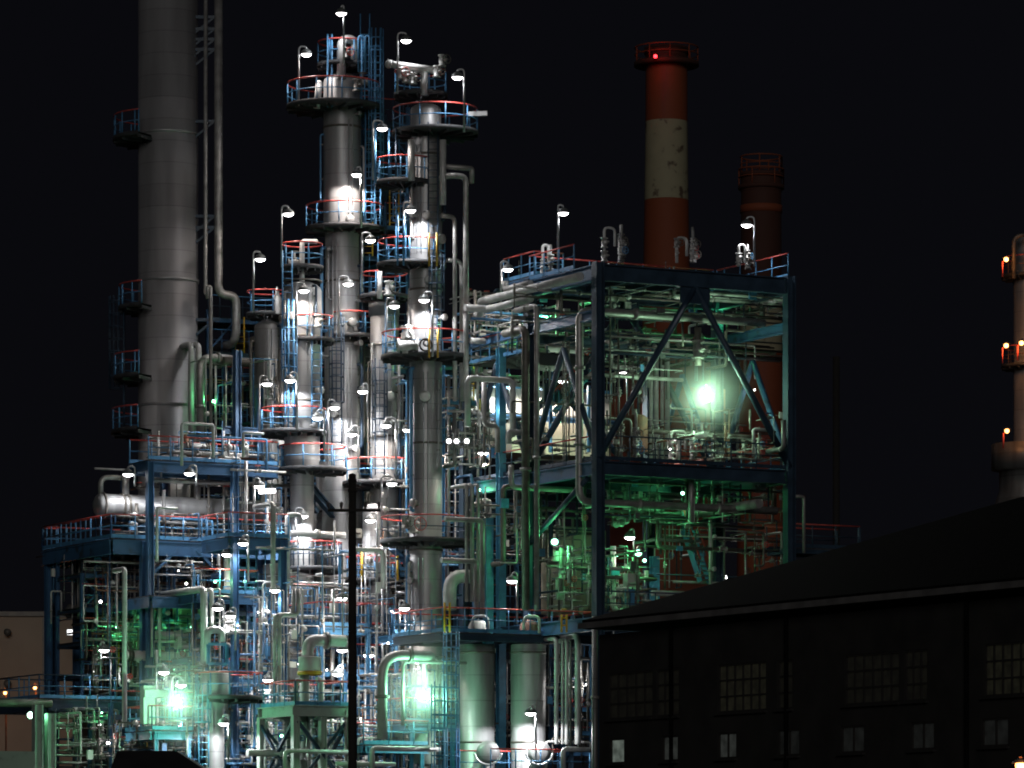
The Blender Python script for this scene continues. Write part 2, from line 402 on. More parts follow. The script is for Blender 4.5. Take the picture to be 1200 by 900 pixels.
def pipework(label, rect, Y0, Y1, n, seed, rpx=(.7, 2.), mats=('pipe_grey', 'pipe_grey', 'clad_dark', 'pipe_dark', 'pipe_white', 'galv'), vert=.6, valves=.75, name='pipework'):
    """an installation of pipes that run plumb, level and square through a block of space, with valves, gauges and junction boxes"""
    g = random.Random(seed); x0, y0, x1, y1 = rect; Ym = (Y0+Y1)/2
    t = thing(name, label, 'pipework', P((x0+x1)/2, y1, Ym)); random.seed(seed)
    for i in range(min(n, 96)):
        Y = g.uniform(Y0, Y1); r = g.uniform(*rpx)*(g.random()*.7+.5)*Y/F
        if g.random() < .12: r *= 1.8
        if g.random() < vert:
            px = g.uniform(x0, x1); a, b = sorted((g.uniform(y0, y1), g.uniform(y0, y1)))
            if b-a < (y1-y0)*.4: a = y0 if g.random() < .6 else a; b = y1 if g.random() < .8 else max(b, a+20)
            pts = [P(px, b, Y), P(px, a, Y)]
            for e in (0, 1):
                q = pts[-1]; w = g.random()
                if w < .4: pts.append(q+V*g.uniform(.5, 1.8))
                elif w < .62:
                    tx = px+g.choice((-1, 1))*g.uniform(8, 30)
                    if x0-3 < tx < x1+3: pts.append(along(q, U, tx))
                    if g.random() < .3 and len(pts) > 2: pts.append(pts[-1]+Z*g.uniform(-.8, .8))
                if e == 0: pts.reverse()
        else:
            py = g.uniform(y0, y1); a, b = sorted((g.uniform(x0, x1), g.uniform(x0, x1)))
            if b-a < (x1-x0)*.45: a = x0 if g.random() < .6 else a; b = x1 if g.random() < .6 else max(b, a+12)
            if g.random() < .8:
                p = P(a, py, Y); pts = [p, along(p, U, b)]
            else:
                p = P((a+b)/2, py, Y); pts = [p, p+V*g.uniform(1.5, 4)]
            for e in (0, 1):
                q = pts[-1]; w = g.random()
                if w < .3: pts.append(q+Z*g.choice((-1, -1, 1))*g.uniform(.4, 1.6))
                elif w < .55 and len(pts) == 2: pts.append(q+V*g.uniform(.5, 2))
                if e == 0: pts.reverse()
        m = MB(); m.tube(pts, r, 10 if r > .07 else 7, bend=min(r*2.2, .3))
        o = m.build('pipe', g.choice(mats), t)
        big = max(range(len(pts)-1), key=lambda k: (pts[k+1]-pts[k]).length); a, b = pts[big], pts[big+1]; L = (b-a).length; w = g.random()
        if w < valves*.55 and L > .8:
            valve(o, a+(b-a)*g.uniform(.3, .7), b-a, max(.055, r*1.05), wheel=g.random() < .6)
        elif w < valves*.8 and L > .8:
            d = (b-a).normalized(); q = MB()
            f_ = a+(b-a)*g.uniform(.25, .75); q.lathe(f_, [(r*.9, -.05), (r*1.7, -.05), (r*1.7, .05), (r*.9, .05)], 12, axis=d); q.build('flange', 'valve', o)
        elif w < valves:
            c = a+(b-a)*g.uniform(.2, .8)-V*.12; q = MB()
            if g.random() < .5: q.box(c, g.uniform(.15, .4), .12, g.uniform(.2, .5)); q.build('junction_box', g.choice(('panel_white', 'shade', 'rail_blue', 'panel_white')), o)
            else: q.lathe(c, [(.01, -.05), (.11, -.05), (.12, .04), (.01, .05)], 12, axis=V); q.build('gauge', 'pipe_white', o)
    return t
def hvessel(label, px0, px1, py, Y, rpx, mt='clad', d=U, saddles=True, name='horizontal_vessel', heads=True, cat='vessel', ground=None, group=None):
    a = P(px0, py, Y); b = along(a, d, px1); r = rpx*Y/F; L = (b-a).length; dd = (b-a).normalized()
    t = thing(name, label, cat, (a+b)/2-Z*r, group)
    m = MB(); pr = [(.005, -.45*r), (r*.45, -.4*r), (r*.8, -.22*r), (r, 0)] if heads else [(.005, 0), (r, .001)]
    pr2 = [(r, L), (r*.8, L+.22*r), (r*.45, L+.4*r), (.005, L+.45*r)] if heads else [(r, L-.001), (.005, L)]
    m.lathe(a, pr+pr2, 28, axis=dd); m.build('shell', mt, t)
    m = MB()
    for f_ in (.02, .13, .16, .86, .97): m.lathe(a+dd*(L*f_), [(r*.9, -.05), (r*1.12, -.05), (r*1.12, .05), (r*.9, .05)], 28, axis=dd)
    m.build('flange', 'pipe_dark', t)
    if saddles:
        for f_ in (.25, .75):
            c = a+dd*(L*f_); m = MB(); g_ = ground if ground is not None else c.z-r*1.6; m.bar(Vector((c.x, c.y, c.z-r*.7)), Vector((c.x, c.y, g_)), .25, r*1.5, up=dd); m.build('saddle', 'steel_navy', t)
    return t
def vvessel(label, px, Y, rpx, top, bot, mt='clad', name='vertical_vessel', legs=True, dome=True, cat='vessel', group=None, band=None, foot=None):
    c = P(px, bot, Y); r = rpx*Y/F; zt = zat(top, Y); zb = c.z
    t = thing(name, label, cat, Vector((c.x, c.y, foot if foot is not None else zb-(.8 if legs else 0))), group)
    pr = [(.005, zb-.25*r if dome else zb), (r*.6, zb-.17*r if dome else zb+.001), (r, zb+.02), (r, zt-.3*r)]
    pr += [(r*.8, zt-.1*r), (r*.45, zt), (.005, zt+.03)] if dome else [(r, zt), (r*.96, zt+.02), (.005, zt+.03)]
    m = MB(); m.lathe(Vector((c.x, c.y, 0)), pr, 32); m.build('shell', mt, t)
    if band:
        m = MB(); m.lathe(Vector((c.x, c.y, zat(band, Y))), [(r*.9, -.08), (r*1.08, -.08), (r*1.08, .08), (r*.9, .08)], 32); m.build('flange', 'yellow' if band == bot else 'pipe_dark', t)
    if legs:
        for k in range(4):
            a = R(45+90*k); q = Vector((c.x+r*.85*math.cos(a), c.y+r*.85*math.sin(a), 0)); m = MB()
            m.tube([q+Z*(zb+.1), q+Z*(foot if foot is not None else zb-.8)], .07, 7); m.build('leg', 'steel_navy', t)
    return t
def deck(label, corner, px1, depth, rails='fblr', post=(), name='steel_platform', mid='rail_blue', top='rail_red', beam='steel_blue', bh=.42, foot=0., lip=None, tall=False, step=1.25, floor='grating', brace=False, joists=True):
    """rectangular platform: corner = point of its front edge (top of the beam), runs along U to column px1 and depth metres back along V"""
    a = P(*corner) if not isinstance(corner, Vector) else corner; b = along(a, U, px1); c = b+V*depth; d = a+V*depth
    t = thing(name, label, 'platform', Vector((a.x, a.y, foot if post else a.z-bh)), None)
    L = (b-a).length
    m = MB(); cc = (a+c)/2; m.obox(cc-Z*.04, (U, V, Z), (L/2-.02, depth/2-.02, .03)); m.build('floor', floor, t)
    for e, (p, q) in zip('frbl', ((a, b), (b, c), (c, d), (d, a))):
        dd = (q-p).normalized()*.09
        m = MB(); m.hbeam(p+dd-Z*(bh/2+.08), q-dd-Z*(bh/2+.08), .16, bh); m.build('beam', beam, t)
    if joists:
        m = MB(); k = int(L/1.4)
        for i in range(1, k): p = a+U*(L*i/k); m.bar(p-Z*.18+V*.1, p-Z*.18+V*(depth-.1), .09, .2)
        if m.v: m.build('joists', 'steel_navy', t)
    seg = {'f': (a, b), 'r': (b, c), 'b': (d, c), 'l': (a, d)}
    run = []
    for e in rails:
        p, q = seg[e]; i = Z*.0
        railing(t, [p, q], mid=mid, top=top, step=.3 if tall else step, toe=True, name='railing')
    for (i, j) in post:
        p = a+U*(L*i)+V*(depth*j); m = MB(); lw = .3 if bh > .45 else .15; m.hbeam(Vector((p.x, p.y, foot)), Vector((p.x, p.y, a.z-.1)), lw, lw, up=U, t=.03); m.build('leg', beam, t)
    if brace:
        for (i, j) in post:
            if j == 0:
                p = a+U*(L*i)-Z*2.0; s_ = 1 if i < .5 else -1; m = MB(); m.bar(p, p+U*(1.7*s_)+Z*1.6, .12); m.build('brace', beam, t)
    return t

def steam(px, py, Y, r, label, sz=1.0):
    m = MB(); c = P(px, py, Y); m.ball(Vector((0, 0, 0)), 1.0, 1, 20); o = m.build('steam', 'steam', origin=(0, 0, 0)); o.location = c; o.scale = (r, r, r*sz); tag(o, label, 'steam'); o['kind'] = 'stuff'; return o

def rack(label, px0, px1, Y, depth, levels, bottom, bays=3, seed=1, rails=True, top='rail_red'):
    """open steel staging: posts, a floor with railings at every level, braces and a ladder"""
    g = random.Random(seed); a0 = P(px0, YH, Y); a0.z = 0; b0 = along(a0, U, px1); L = (b0-a0).length
    t = thing('steel_staging', label, 'staging', a0); z1 = zat(levels[0], Y)
    def Q(i, j, z): return a0+U*(L*i)+V*(depth*j)+Z*z
    zb = zat(bottom, Y)
    for k in range(bays+1):
        for j in (0, 1): m = MB(); m.hbeam(Q(k/bays, j, zb), Q(k/bays, j, z1+g.uniform(0, 1.2)), .16, .16, up=U, t=.025); m.build('post', g.choice(['steel_blue', 'steel_blue', 'steel_navy', 'rail_blue']), t)
    zs = [zat(y, Y) for y in levels]
    for n, z in enumerate(zs):
        k0 = g.randint(0, bays-1); k1 = g.randint(k0+1, bays)
        if n % 2 == 0: k0, k1 = 0, bays
        for j in (0, 1): m = MB(); m.hbeam(Q(0, j, z-.1), Q(1, j, z-.1), .12, .2, t=.02); m.build('beam', g.choice(['steel_blue', 'steel_navy', 'rail_blue']), t)
        for k in range(bays+1): m = MB(); m.bar(Q(k/bays, 0.02, z-.12), Q(k/bays, .98, z-.12), .1, .14); m.build('joist', 'steel_navy', t)
        m = MB(); c = Q((k0+k1)/2/bays, .5, z+.02); m.obox(c, (U, V, Z), (L*(k1-k0)/bays/2, depth/2-.02, .015)); f_ = m.build('floor', 'grating', t)
        if rails: railing(t, [Q(k0/bays, 0, z+.03), Q(k1/bays, 0, z+.03)], step=g.uniform(.55, .9), toe=False, mid=g.choice(['rail_blue', 'rail_blue', 'steel_blue', 'steel_navy']), top=top if g.random() < .7 else 'rail_blue', r=.026)
        if n and g.random() < .8:
            k = g.randint(0, bays-1); m = MB(); za = z; zb_ = zs[n-1]-.2
            m.bar(Q(k/bays, 0, za), Q((k+1)/bays, 0, zb_), .07); 
            if g.random() < .5: m.bar(Q((k+1)/bays, .02, za), Q(k/bays, .02, zb_), .07)
            m.build('brace', 'steel_blue', t)
        if n:
            x = g.uniform(.1, .9); ladder(t, Q(x, -.05, z), zs[n-1]-.8, g.random() < .4, g.choice(['rail_blue', 'yellow', 'rail_blue', 'galv']))
    return t
# ------------------------------------------------------------------ setting
def structure(o): o['kind'] = 'structure'; return o
m = MB(); m.add([(-1500, -50, 0), (1500, -50, 0), (1500, 3000, 0), (-1500, 3000, 0)], [(0, 1, 2, 3)]); structure(m.build('ground', 'asphalt'))

# ------------------------------------------------------------------ flue stack on the left
SY = 214
st = Col('flue_stack', 'wide bare steel flue stack rising out of the picture', 'chimney', 197, SY, 35, -140, mat_='stack_steel', dome=False)
for py in (-60, 158, 330, 476): st.band(py, 36.2, .16, 'stack_steel')
for (py, R_, rl) in ((166, 64, 1), (364, 58, 1), (446, 64, 1), (509, 66, 1)):
    st.platform(py, R_, a0=118, a1=242, rail=True, spokes=True, step=.9)
x = P(146, YH, SY).x
ladder(st.o, Vector((x, SY-.3, zat(505, SY))), zat(366, SY), True, 'steel_navy', d=Vector((-1, 0, 0)))
for py in (22, 36, 48, 60, 144, 255, 268, 376, 485):
    m = MB(); z = zat(py, SY); xx = P(228, YH, SY).x
    m.bar(Vector((xx, SY-.4, z)), Vector((P(258, YH, SY).x, SY-.4, z)), .14); m.bar(Vector((xx, SY-.4, z-.8)), Vector((P(252, YH, SY).x, SY-.4, z)), .1); m.build('bracket', 'steel_navy', st.o)
pipe('thin riser pipe close beside the wide flue stack', 2.3, 'pipe_grey', (241, -120, SY-.6), ('z', 345), ('u', 247), ('z', 520))
pipe('thick riser beside the flue stack swinging out in a double bend', 5, 'pipe_grey', (256, -120, SY-.4), ('z', 345), ('u', 277), ('z', 402), ('V', 3), bend=.8)
pipe('grey bent pipe rising along the flue stack foot and turning over', 4.6, 'pipe_grey', (235, 535, SY-3), ('z', 418), ('u', 276), ('V', 4), bend=.6, flanges=1)
pipe('slim standing pipe between flue stack foot and blue pillar', 2, 'pipe_grey', (247, 535, SY-3.5), ('z', 336), ('u', 243), ('z', 350))
pipe('dim fat pipe sloping away beneath the low vent platform', 6, 'pipe_dark', (340, 389, 212), ('v', 282), ('z', 420), bend=.7)
pipe('dim grey pipe running level beneath the fat sloping pipe', 5, 'pipe_dark', (345, 428, 213), ('u', 262))
for (q, l) in ((218, 'green lit steam pipe hugging the foot of the flue stack'), (227, 'second green lit steam pipe at the flue stack foot, nearer the bent pipe')):
    pipe(l, 3.4, 'pipe_white', (q+6, 535, SY-2.2), ('z', 403), ('V', 1.5))

# ------------------------------------------------------------------ columns
c1 = Col('distillation_column', 'tallest distillation column with a railed double crown and mast lamp', 'column', 401, 210, 23.5, 86, segs=[(560, 21), (402, 20), (270, 22)], group='distillation columns')
c1.platform(128, 55, cx=391, mid='rail_blue'); c1.platform(79, 29, cx=401, hole=.4); c1.platform(271, 46, cx=404); c1.platform(397, 29, cx=414, top='rail_red')
for py, rr in ((150, 22.8), (273, 23), (330, 21.5), (402, 22)): c1.band(py, rr, .1)
c1.ladder(428, 40, 125, False); c1.ladder(441, 55, 260, True, off=.1); c1.ladder(396, 395, 525, True, mt='steel_navy', off=.3); c1.ladder(434, 150, 270, False)
m = MB(); p0 = P(400, 92, 209); m.tube([p0, P(400, 46, 209), P(416, 46, 209.4), P(416, 78, 209.4)], S(5.2, 209), 12, bend=.35); m.build('vent_pipe', 'pipe_white', c1.o)
for q in (384, 389, 424): m = MB(); m.tube([P(q, 126, 209), P(q, 40, 209)], .045, 6); m.build('standpipe', 'rail_blue', c1.o)
for q, b in ((420, 427), (428, 433)):
    m = MB(); m.tube([P(q, 84, 208.6), P(q, 42, 208.6), P(b, 42, 208.6), P(b, 84, 208.6)], .05, 6, bend=.2); m.build('ladder_hoop', 'rail_blue', c1.o)
for q in (439, 446):
    m = MB(); m.tube([P(q, 258, 209.6), P(q, 54, 209.6)], .05, 6); m.build('standpipe', 'rail_blue', c1.o)
m = MB(); m.tube([P(431, 54, 209.6), P(447, 54, 209.6)], .05, 6); m.build('standpipe', 'rail_blue', c1.o)
m = MB(); m.tube([P(371, 127, 208.8), P(374, 98, 208.8)], S(4, 210), 10); m.ball(P(374, 98, 208.8), S(4, 210)); m.build('vent_pot', 'pipe_white', c1.o)
valve(c1.o, P(418, 100, 208.9), Z, .12); valve(c1.o, P(406, 62, 208.7), Z, .1); valve(c1.o, P(425, 96, 208.8), X, .1)

c2 = Col('distillation_column', 'short bright column with a rounded head before the tallest column', 'column', 354, 207, 14, 330, segs=[(548, 21), (405, 23)], group='distillation columns')
c2.platform(316, 24.5, cx=354, hole=.4); c2.platform(401, 27, cx=364); c2.platform(509, 38, cx=344); c2.platform(553, 40, cx=366, step=1.4); c2.platform(669, 33, cx=368, tall=True, h=1.2, top='rail_red', mid='steel_navy')
for py in (330, 395, 470): c2.band(py, 23.6, .08)
c2.ladder(341, 408, 500, True, off=.25); c2.ladder(338, 320, 398, False); c2.ladder(372, 408, 500, False)
m = MB(); m.tube([P(354, 340, 206.8), P(354, 283, 206.8), P(362, 283, 207), P(371, 283, 207.2)], S(3, 207), 10, bend=.25); m.build('vent_pipe', 'pipe_white', c2.o)
valve(c2.o, P(345, 308, 206.4), X, .12); valve(c2.o, P(373, 376, 205.7), Z, .12, mt='pipe_white')
for q in (338, 344): m = MB(); m.tube([P(q, 505, 205.7), P(q, 350, 205.7)], .05, 6); m.build('standpipe', 'rail_blue', c2.o)

c3 = Col('distillation_column', 'slender tall column with a black wheel ring on its big middle platform', 'column', 499, 204, 19, 121, segs=[(425, 19), (316, 19), (165, 18)], group='distillation columns')
c3.platform(158, 50, cx=510); c3.platform(114, 31, cx=493, hole=.3); c3.platform(217, 34, cx=474); c3.platform(313, 40, cx=482); c3.platform(421, 52, cx=499); c3.platform(637, 52, cx=498, step=1.5, top='rail_red', mid='steel_navy')
for py in (182, 316, 340, 424, 520, 645): c3.band(py, 20, .09)
c3.ladder(512, 322, 418, True, mt='steel_navy', off=.2); c3.ladder(508, 170, 305, False, mt='steel_navy'); c3.ladder(470, 250, 312, True);
m = MB(); m.tube([P(456, 75, 202.6), P(515, 83, 202.9)], S(4.2, 203), 12); m.tube([P(497, 112, 202.9), P(497, 79, 202.9)], S(4.5, 203), 12); m.ball(P(456, 75, 202.6), S(5.2, 203)); m.build('vapour_pipe', 'pipe_white', c3.o)
for q, w in ((470, 80), (476, 84), (484, 86), (512, 78), (518, 65)): valve(c3.o, P(q, w+6, 202.6), Z, .11, mt='pipe_white')
for q in (482,): m = MB(); m.tube([P(q, 212, 202.7), P(q, 164, 202.7)], S(4, 204), 10); m.build('side_pipe', 'pipe_white', c3.o)
for q in (519,): m = MB(); m.tube([P(q, 240, 202.9), P(q, 164, 202.9)], S(4, 204), 10); m.build('side_pipe', 'pipe_white', c3.o)
m = MB(); m.bar(P(548, 134, 203.6), P(571, 133, 203.6), .25, .2); m.build('davit_arm', 'galv', c3.o)
m = MB(); m.ring(P(499, 404, 201.7), S(7, 202), .045, axis=Vector((0, 1, 0)), n=24); m.ring(P(500, 402, 201.7), S(3.6, 202), .04, axis=Vector((0, 1, 0)), n=18); m.build('wheel_ring', 'pole', c3.o)
for q in (503, 512): m = MB(); m.tube([P(q, 312, 201.6), P(q, 273, 201.6)], .05, 6); m.build('gate_post', 'yellow', c3.o)
for q in (503, 513): m = MB(); m.tube([P(q, 419, 201.6), P(q, 386, 201.6)], .05, 6); m.build('gate_post', 'yellow', c3.o)
for q in (466, 473): m = MB(); m.tube([P(q, 311, 201.6), P(q, 252, 201.6)], .05, 6); m.build('standpipe', 'rail_blue', c3.o)
valve(c3.o, P(478, 405, 202.2), X, .2, mt='pipe_white'); valve(c3.o, P(485, 615, 202.2), Z, .16, mt='pipe_white'); valve(c3.o, P(475, 612, 202.2), Z, .12)
hd = MB(); hd.lathe(P(478, 415, 202.4), [(S(8, 203), 0), (S(8, 203), .9), (S(4, 203), 1.3), (.01, 1.4)], 18); hd.build('drum', 'pipe_white', c3.o)
for q in (440, 456, 464):
    m = MB(); m.tube([P(q, 215, 203), P(q, 150, 203)], .05, 6); m.build('standpipe', 'rail_blue' if q < 460 else 'steel_navy', c3.o)

c4 = Col('distillation_column', 'grey column with a long dark caged ladder down its front', 'column', 450, 209, 18, 362, segs=[(640, 16), (352, 18)], group='distillation columns')
c4.platform(350, 28, cx=450, hole=.4); c4.platform(569, 42, cx=444, step=1.5); c4.platform(692, 40, cx=452, step=1.3)
for py in (405, 512, 600): c4.band(py, 18.8, .08)
c4.ladder(446, 445, 560, True, off=.3, mt='steel_navy'); c4.ladder(458, 372, 440, False)
valve(c4.o, P(456, 338, 207.6), Z, .14, mt='pipe_white'); m = MB(); m.tube([P(445, 350, 207.8), P(445, 318, 207.8)], S(3, 208), 9); m.build('vent_pipe', 'pipe_white', c4.o)

c5 = Col('vent_drum', 'low dim drum carrying a round platform with a white vent', 'drum', 314, 212, 16, 376, mat_='clad_dark')
c5.platform(371, 24, cx=313, hole=.3)
m = MB(); m.lathe(P(325, 368, 211.3), [(S(5, 211), 0), (S(5, 211), .75), (S(2, 211), 1.0), (S(2, 211), 1.2), (.01, 1.3)], 14); m.build('vent', 'pipe_white', c5.o)
c6 = Col('absorber_column', 'plain grey column half hidden between the tallest column and the caged one', 'column', 420, 215, 15, 405, mat_='clad_dark')
c8 = Col('absorber_column', 'broad pale lower column beside the dark utility pole', 'column', 386, 211.5, 16, 540, segs=[(700, 23), (628, 16)])
c8.band(600, 17, .1)
c9 = Col('absorber_column', 'pale lower column with a yellow ladder gate behind the utility pole', 'column', 439, 207.5, 13, 590, segs=[(650, 14)])
c9.platform(683, 32, cx=437, step=1.2)
for q in (424, 466): m = MB(); m.tube([P(q, 682, 206), P(q, 645, 206)], .06, 6); m.build('gate_post', 'yellow', c9.o)
m = MB(); m.bar(P(460, 643, 205.6), P(478, 660, 206.4), .5, .08); m.build('stair', 'steel_blue', c9.o)
c10 = Col('absorber_column', 'fat grey column low behind the inverted green U pipe', 'column', 448, 212, 16, 700)
c10.band(790, 17)

for (c_, sd, a_, b_, n_, z_) in ((c1, 1, 132, 265, 2, 2), (c1, 2, 275, 392, 3, 3), (c1, 3, 400, 550, 4, 4), (c2, 4, 335, 398, 2, 2), (c2, 5, 405, 505, 3, 3), (c3, 6, 162, 308, 3, 3), (c3, 7, 318, 415, 2, 2), (c3, 8, 428, 630, 3, 2), (c3, 9, 645, 740, 3, 3), (c4, 10, 360, 560, 4, 3), (c4, 11, 575, 740, 3, 3), (c5, 12, 378, 530, 3, 3), (c6, 13, 410, 560, 3, 2), (c8, 14, 545, 760, 4, 4), (c9, 15, 595, 860, 4, 4), (c10, 16, 700, 900, 3, 3)): dress(c_, sd, a_, b_, n=n_, noz=z_)
# columns' loose pipes
pipe('tall plain riser passing the slender column, thickest of three', 3.4, 'pipe_grey', (546, 470, 203), ('z', 207), ('u', 527), ('V', 2), bend=.3)
pipe('thin riser beside the slender column ending in a hooked top', 2.6, 'pipe_grey', (533, 470, 203.5), ('z', 254), ('u', 517), bend=.3)
pipe('thin hooked riser tucked between the two taller risers', 2.6, 'pipe_grey', (541, 470, 204.5), ('z', 306), ('u', 524), bend=.4)
pipe('sloping grey shelf pipe jutting out below the slender column crown', 3.2, 'pipe_grey', (521, 195, 203), ('u', 553), ('z', 215), bend=.1)

# ------------------------------------------------------------------ main steel frame
N0 = P(701, YH, 195); N0.z = 0; W_, L_ = 9.84, 12.73
def FP(i, j, z): return N0+U*i+V*j+Z*z
zt, zm, zl = 29.4, 20.75, 26.6
fr = thing('steel_gantry', 'open dark blue steel frame with braced bays and two pipe filled floors', 'steel frame', FP(0, 0, 0))
for i in (0, W_):
    for j in (0, L_/2, L_):
        m = MB(); m.hbeam(FP(i, j, 0), FP(i, j, zt+.1 if j < L_-.1 else 26.2), .46, .42, up=U, t=.06); m.build('post', 'steel_navy', fr)
for z in (zt, zm, 13.9):
    h = .72 if z == zt else .6
    for j in (0, L_/2, L_):
        if z == zt and j > L_-.1: continue
        m = MB(); m.hbeam(FP(.24, j, z-h/2), FP(W_-.24, j, z-h/2), .3, h); m.build('beam', 'steel_navy', fr)
    for i in (0, W_):
        for j0 in (0, L_/2):
            if z == zt and j0 > 0: continue
            m = MB(); m.hbeam(FP(i, j0+.24, z-h/2), FP(i, j0+L_/2-.24, z-h/2), .3, h); m.build('beam', 'steel_blue' if i == 0 else 'steel_navy', fr)
    ld = L_/2 if z == zt else L_
    m = MB(); m.obox(FP(W_/2, ld/2, z+.03), (U, V, Z), (W_/2-.25, ld/2-.3, .02)); m.build('floor', 'grating', fr)
    for k in range(1, 7):
        m = MB(); m.hbeam(FP(W_*k/7, .2, z-.2), FP(W_*k/7, ld-.2, z-.2), .14, .3); m.build('joist', 'steel_navy', fr)
for j in (0, L_/2, L_):
    ztj = zt if j < L_-.1 else 26.2
    for e in (0, W_): m = MB(); m.tube([FP(W_/2, j, ztj-.7), FP(e, j, zm+.15)], .15, 10); m.build('brace', 'steel_navy', fr)
    m = MB(); m.obox(FP(W_/2, j, ztj-1.0), (U, V, Z), (.75, .05, .45)); m.build('gusset', 'steel_navy', fr)
for i in (0, W_):
    for b in (0, 1):
        for e in (0, 1): m = MB(); m.tube([FP(i, L_/4+b*L_/2, 26.0), FP(i, (e+b)*L_/2, zm+.15)], .13, 10); m.build('brace', 'steel_blue' if i == W_ else 'steel_navy', fr)
    m = MB(); m.hbeam(FP(i, .2, zt-2.2), FP(i, L_-.2, zt-2.2), .26, .45); m.build('beam', 'steel_blue', fr)
for j in (L_/2, L_):
    m = MB(); m.hbeam(FP(.2, j, zt-2.6), FP(W_-.2, j, zt-2.6), .26, .4); m.build('beam', 'steel_navy', fr)
m = MB(); m.tube([FP(0, 1, zm-.7), FP(0, L_/2, zm-3.2)], .12, 8); m.build('brace', 'steel_navy', fr)
railing(fr, [FP(0, 2.2, zt+.06), FP(0, L_/2, zt+.06)], step=1.4)
m = MB(); m.obox(FP(W_*.25, L_*.75, 26.23), (U, V, Z), (W_*.25-.2, L_/4-.2, .02)); m.build('floor', 'grating', fr)
railing(fr, [FP(0, L_/2+.3, 26.26), FP(0, L_, 26.26)], step=.9)
railing(fr, [FP(W_, .1, zt+.06), FP(W_, L_/2, zt+.06)], step=1.4)
railing(fr, [FP(.3, 0, zm+.06), FP(W_-.2, 0, zm+.06)], step=1.3, mid='steel_navy', top='steel_navy')
railing(fr, [FP(0, .3, zm+.06), FP(0, L_, zm+.06)], step=1.3, mid='steel_navy', top='rail_red')
railing(fr, [FP(W_, .3, zm+.06), FP(W_, L_, zm+.06)], step=1.3, mid='rail_blue', top='rail_red')
railing(fr, [FP(.3, L_/2, zt+.06), FP(W_-.2, L_/2, zt+.06)], step=1.4)
railing(fr, [FP(.3, 0, 13.96), FP(W_-.2, 0, 13.96)], step=1.3, mid='steel_navy', top='steel_navy')

YF = 197.5
pipe('long grey pipe under the frame roof dropping down beside the corner post', 4.6, 'pipe_grey', FP(9.5, 1.6, zat(379, 201)), ('u', 679), ('z', 588), ('U', 10.2), bend=.55, flanges=2)
pipe('big pale pipe climbing to the frame roof along its outer side', 5, 'pipe_white', P(680, 324, 195.4), ('v', 563), ('Z', -.6), ('V', 1), bend=.3)
pipe('short grey pipe stub lying over the big roof side pipe', 4, 'pipe_grey', P(622, 332, 199.6), ('v', 592), ('Z', .4))
pipe('grey pipe lying under the big roof side pipe, bent at its end', 4.4, 'pipe_white', P(622, 350, 199.5), ('v', 572), ('u', 545), bend=.3)
pipe('tall pair pipe standing before the frame wall, thicker one', 4.8, 'pipe_dark', (616, 715, 197), ('z', 385), ('V', 2), bend=.5, flanges=1)
pipe('tall pair pipe standing before the frame wall, thinner one', 3.2, 'pipe_grey', (629, 715, 197.2), ('z', 358), ('V', 2), bend=.4, flanges=1)
for i, (q, w, t0) in enumerate(((763, 2.4, 420), (769, 3, 415), (776, 2.2, 409), (782, 3, 404))):
    pipe('upright pale pipe below the frame apex, %s' % ('slim one nearest the corner post', 'stout one second from the corner post', 'slimmest of the row', 'stout one nearest the bright flood lamp')[i], w, 'pipe_white', (q, 538, 203.5), ('z', t0-10), ('V', 1.5+.4*i), bend=.3, group='row of four upright pale pipes')
pipe('pale looped pipe folding back under the frame roof', 2.6, 'pipe_white', P(768, 433, 203), ('u', 716), ('z', 400), ('V', 3), bend=.25)
pipe('slanting green lit duct crossing under the middle floor', 5.5, 'pipe_grey', P(890, 590, 198.5), ('v', 762), bend=.2, flanges=2)
pipe('green lit wide main crossing behind the frame at mid height', 7, 'pipe_white', P(575, 401, 212), ('u', 690), flanges=2)
pipe('white short pipe end poking out beside the tall risers', 3.5, 'pipe_white', P(551, 399, 203), ('u', 568))
pipe('square pale pipe loop before the cream cabin, wide one', 3.6, 'pipe_white', (548, 500, 200), ('z', 443), ('u', 601), ('z', 512), bend=.3)
pipe('square grey pipe loop before the cream cabin, low one', 3.2, 'pipe_grey', (567, 448, 201), ('z', 498), ('u', 583), ('z', 530), bend=.3)
pipe('level white pipe stub ending beside the cream cabin', 3.6, 'pipe_white', P(612, 507, 201), ('u', 596), ('z', 520), bend=.15)
pipe('grey drain pipe hanging in a U below the middle floor', 3.4, 'pipe_grey', (599, 545, 198.6), ('z', 571), ('u', 670), bend=.3)
for i, (q, w) in enumerate(((547, 2.2), (553, 2.6), (560, 2))):
    pipe('straight riser in the trio under the middle floor, %s' % ('slim outer one', 'stout middle one', 'slimmest one nearest the teal post')[i], w, 'pipe_grey', (q, 705, 199.5), ('z', 568), ('V', 1.5))
pipe('grey bent pipe crossing before the teal post', 3, 'pipe_grey', (565, 720, 198.5), ('z', 610), ('u', 521), bend=.2)
pipe('grey angle pipe framing the green elbow', 3, 'pipe_grey', (558, 720, 198), ('z', 658), ('u', 517), bend=.15)
pipe('broad green lit elbow peering out behind the slender column', 8, 'pipe_white', P(560, 676, 201.5), ('u', 527), ('z', 715), bend=.8)
for i, (px, y0, y1, w, mt, lb) in enumerate(((587, 408, 535, 9, 'rail_cyan', 'flat teal column post before the cream cabin'), (572, 607, 700, 10, 'rail_cyan', 'flat teal post standing behind the riser trio'), (767, 652, 695, 9, 'rail_cyan', 'cyan lit square post beside the lower green flood lamp'))):
    p = P(px, y1, (203, 202, 203)[i]); m = MB(); m.hbeam(Vector((p.x, p.y, 0)), Vector((p.x, p.y, zat(y0, p.y))), S(w, p.y), .35, up=V); tag(m.build('steel_post', mt), lb, 'post')
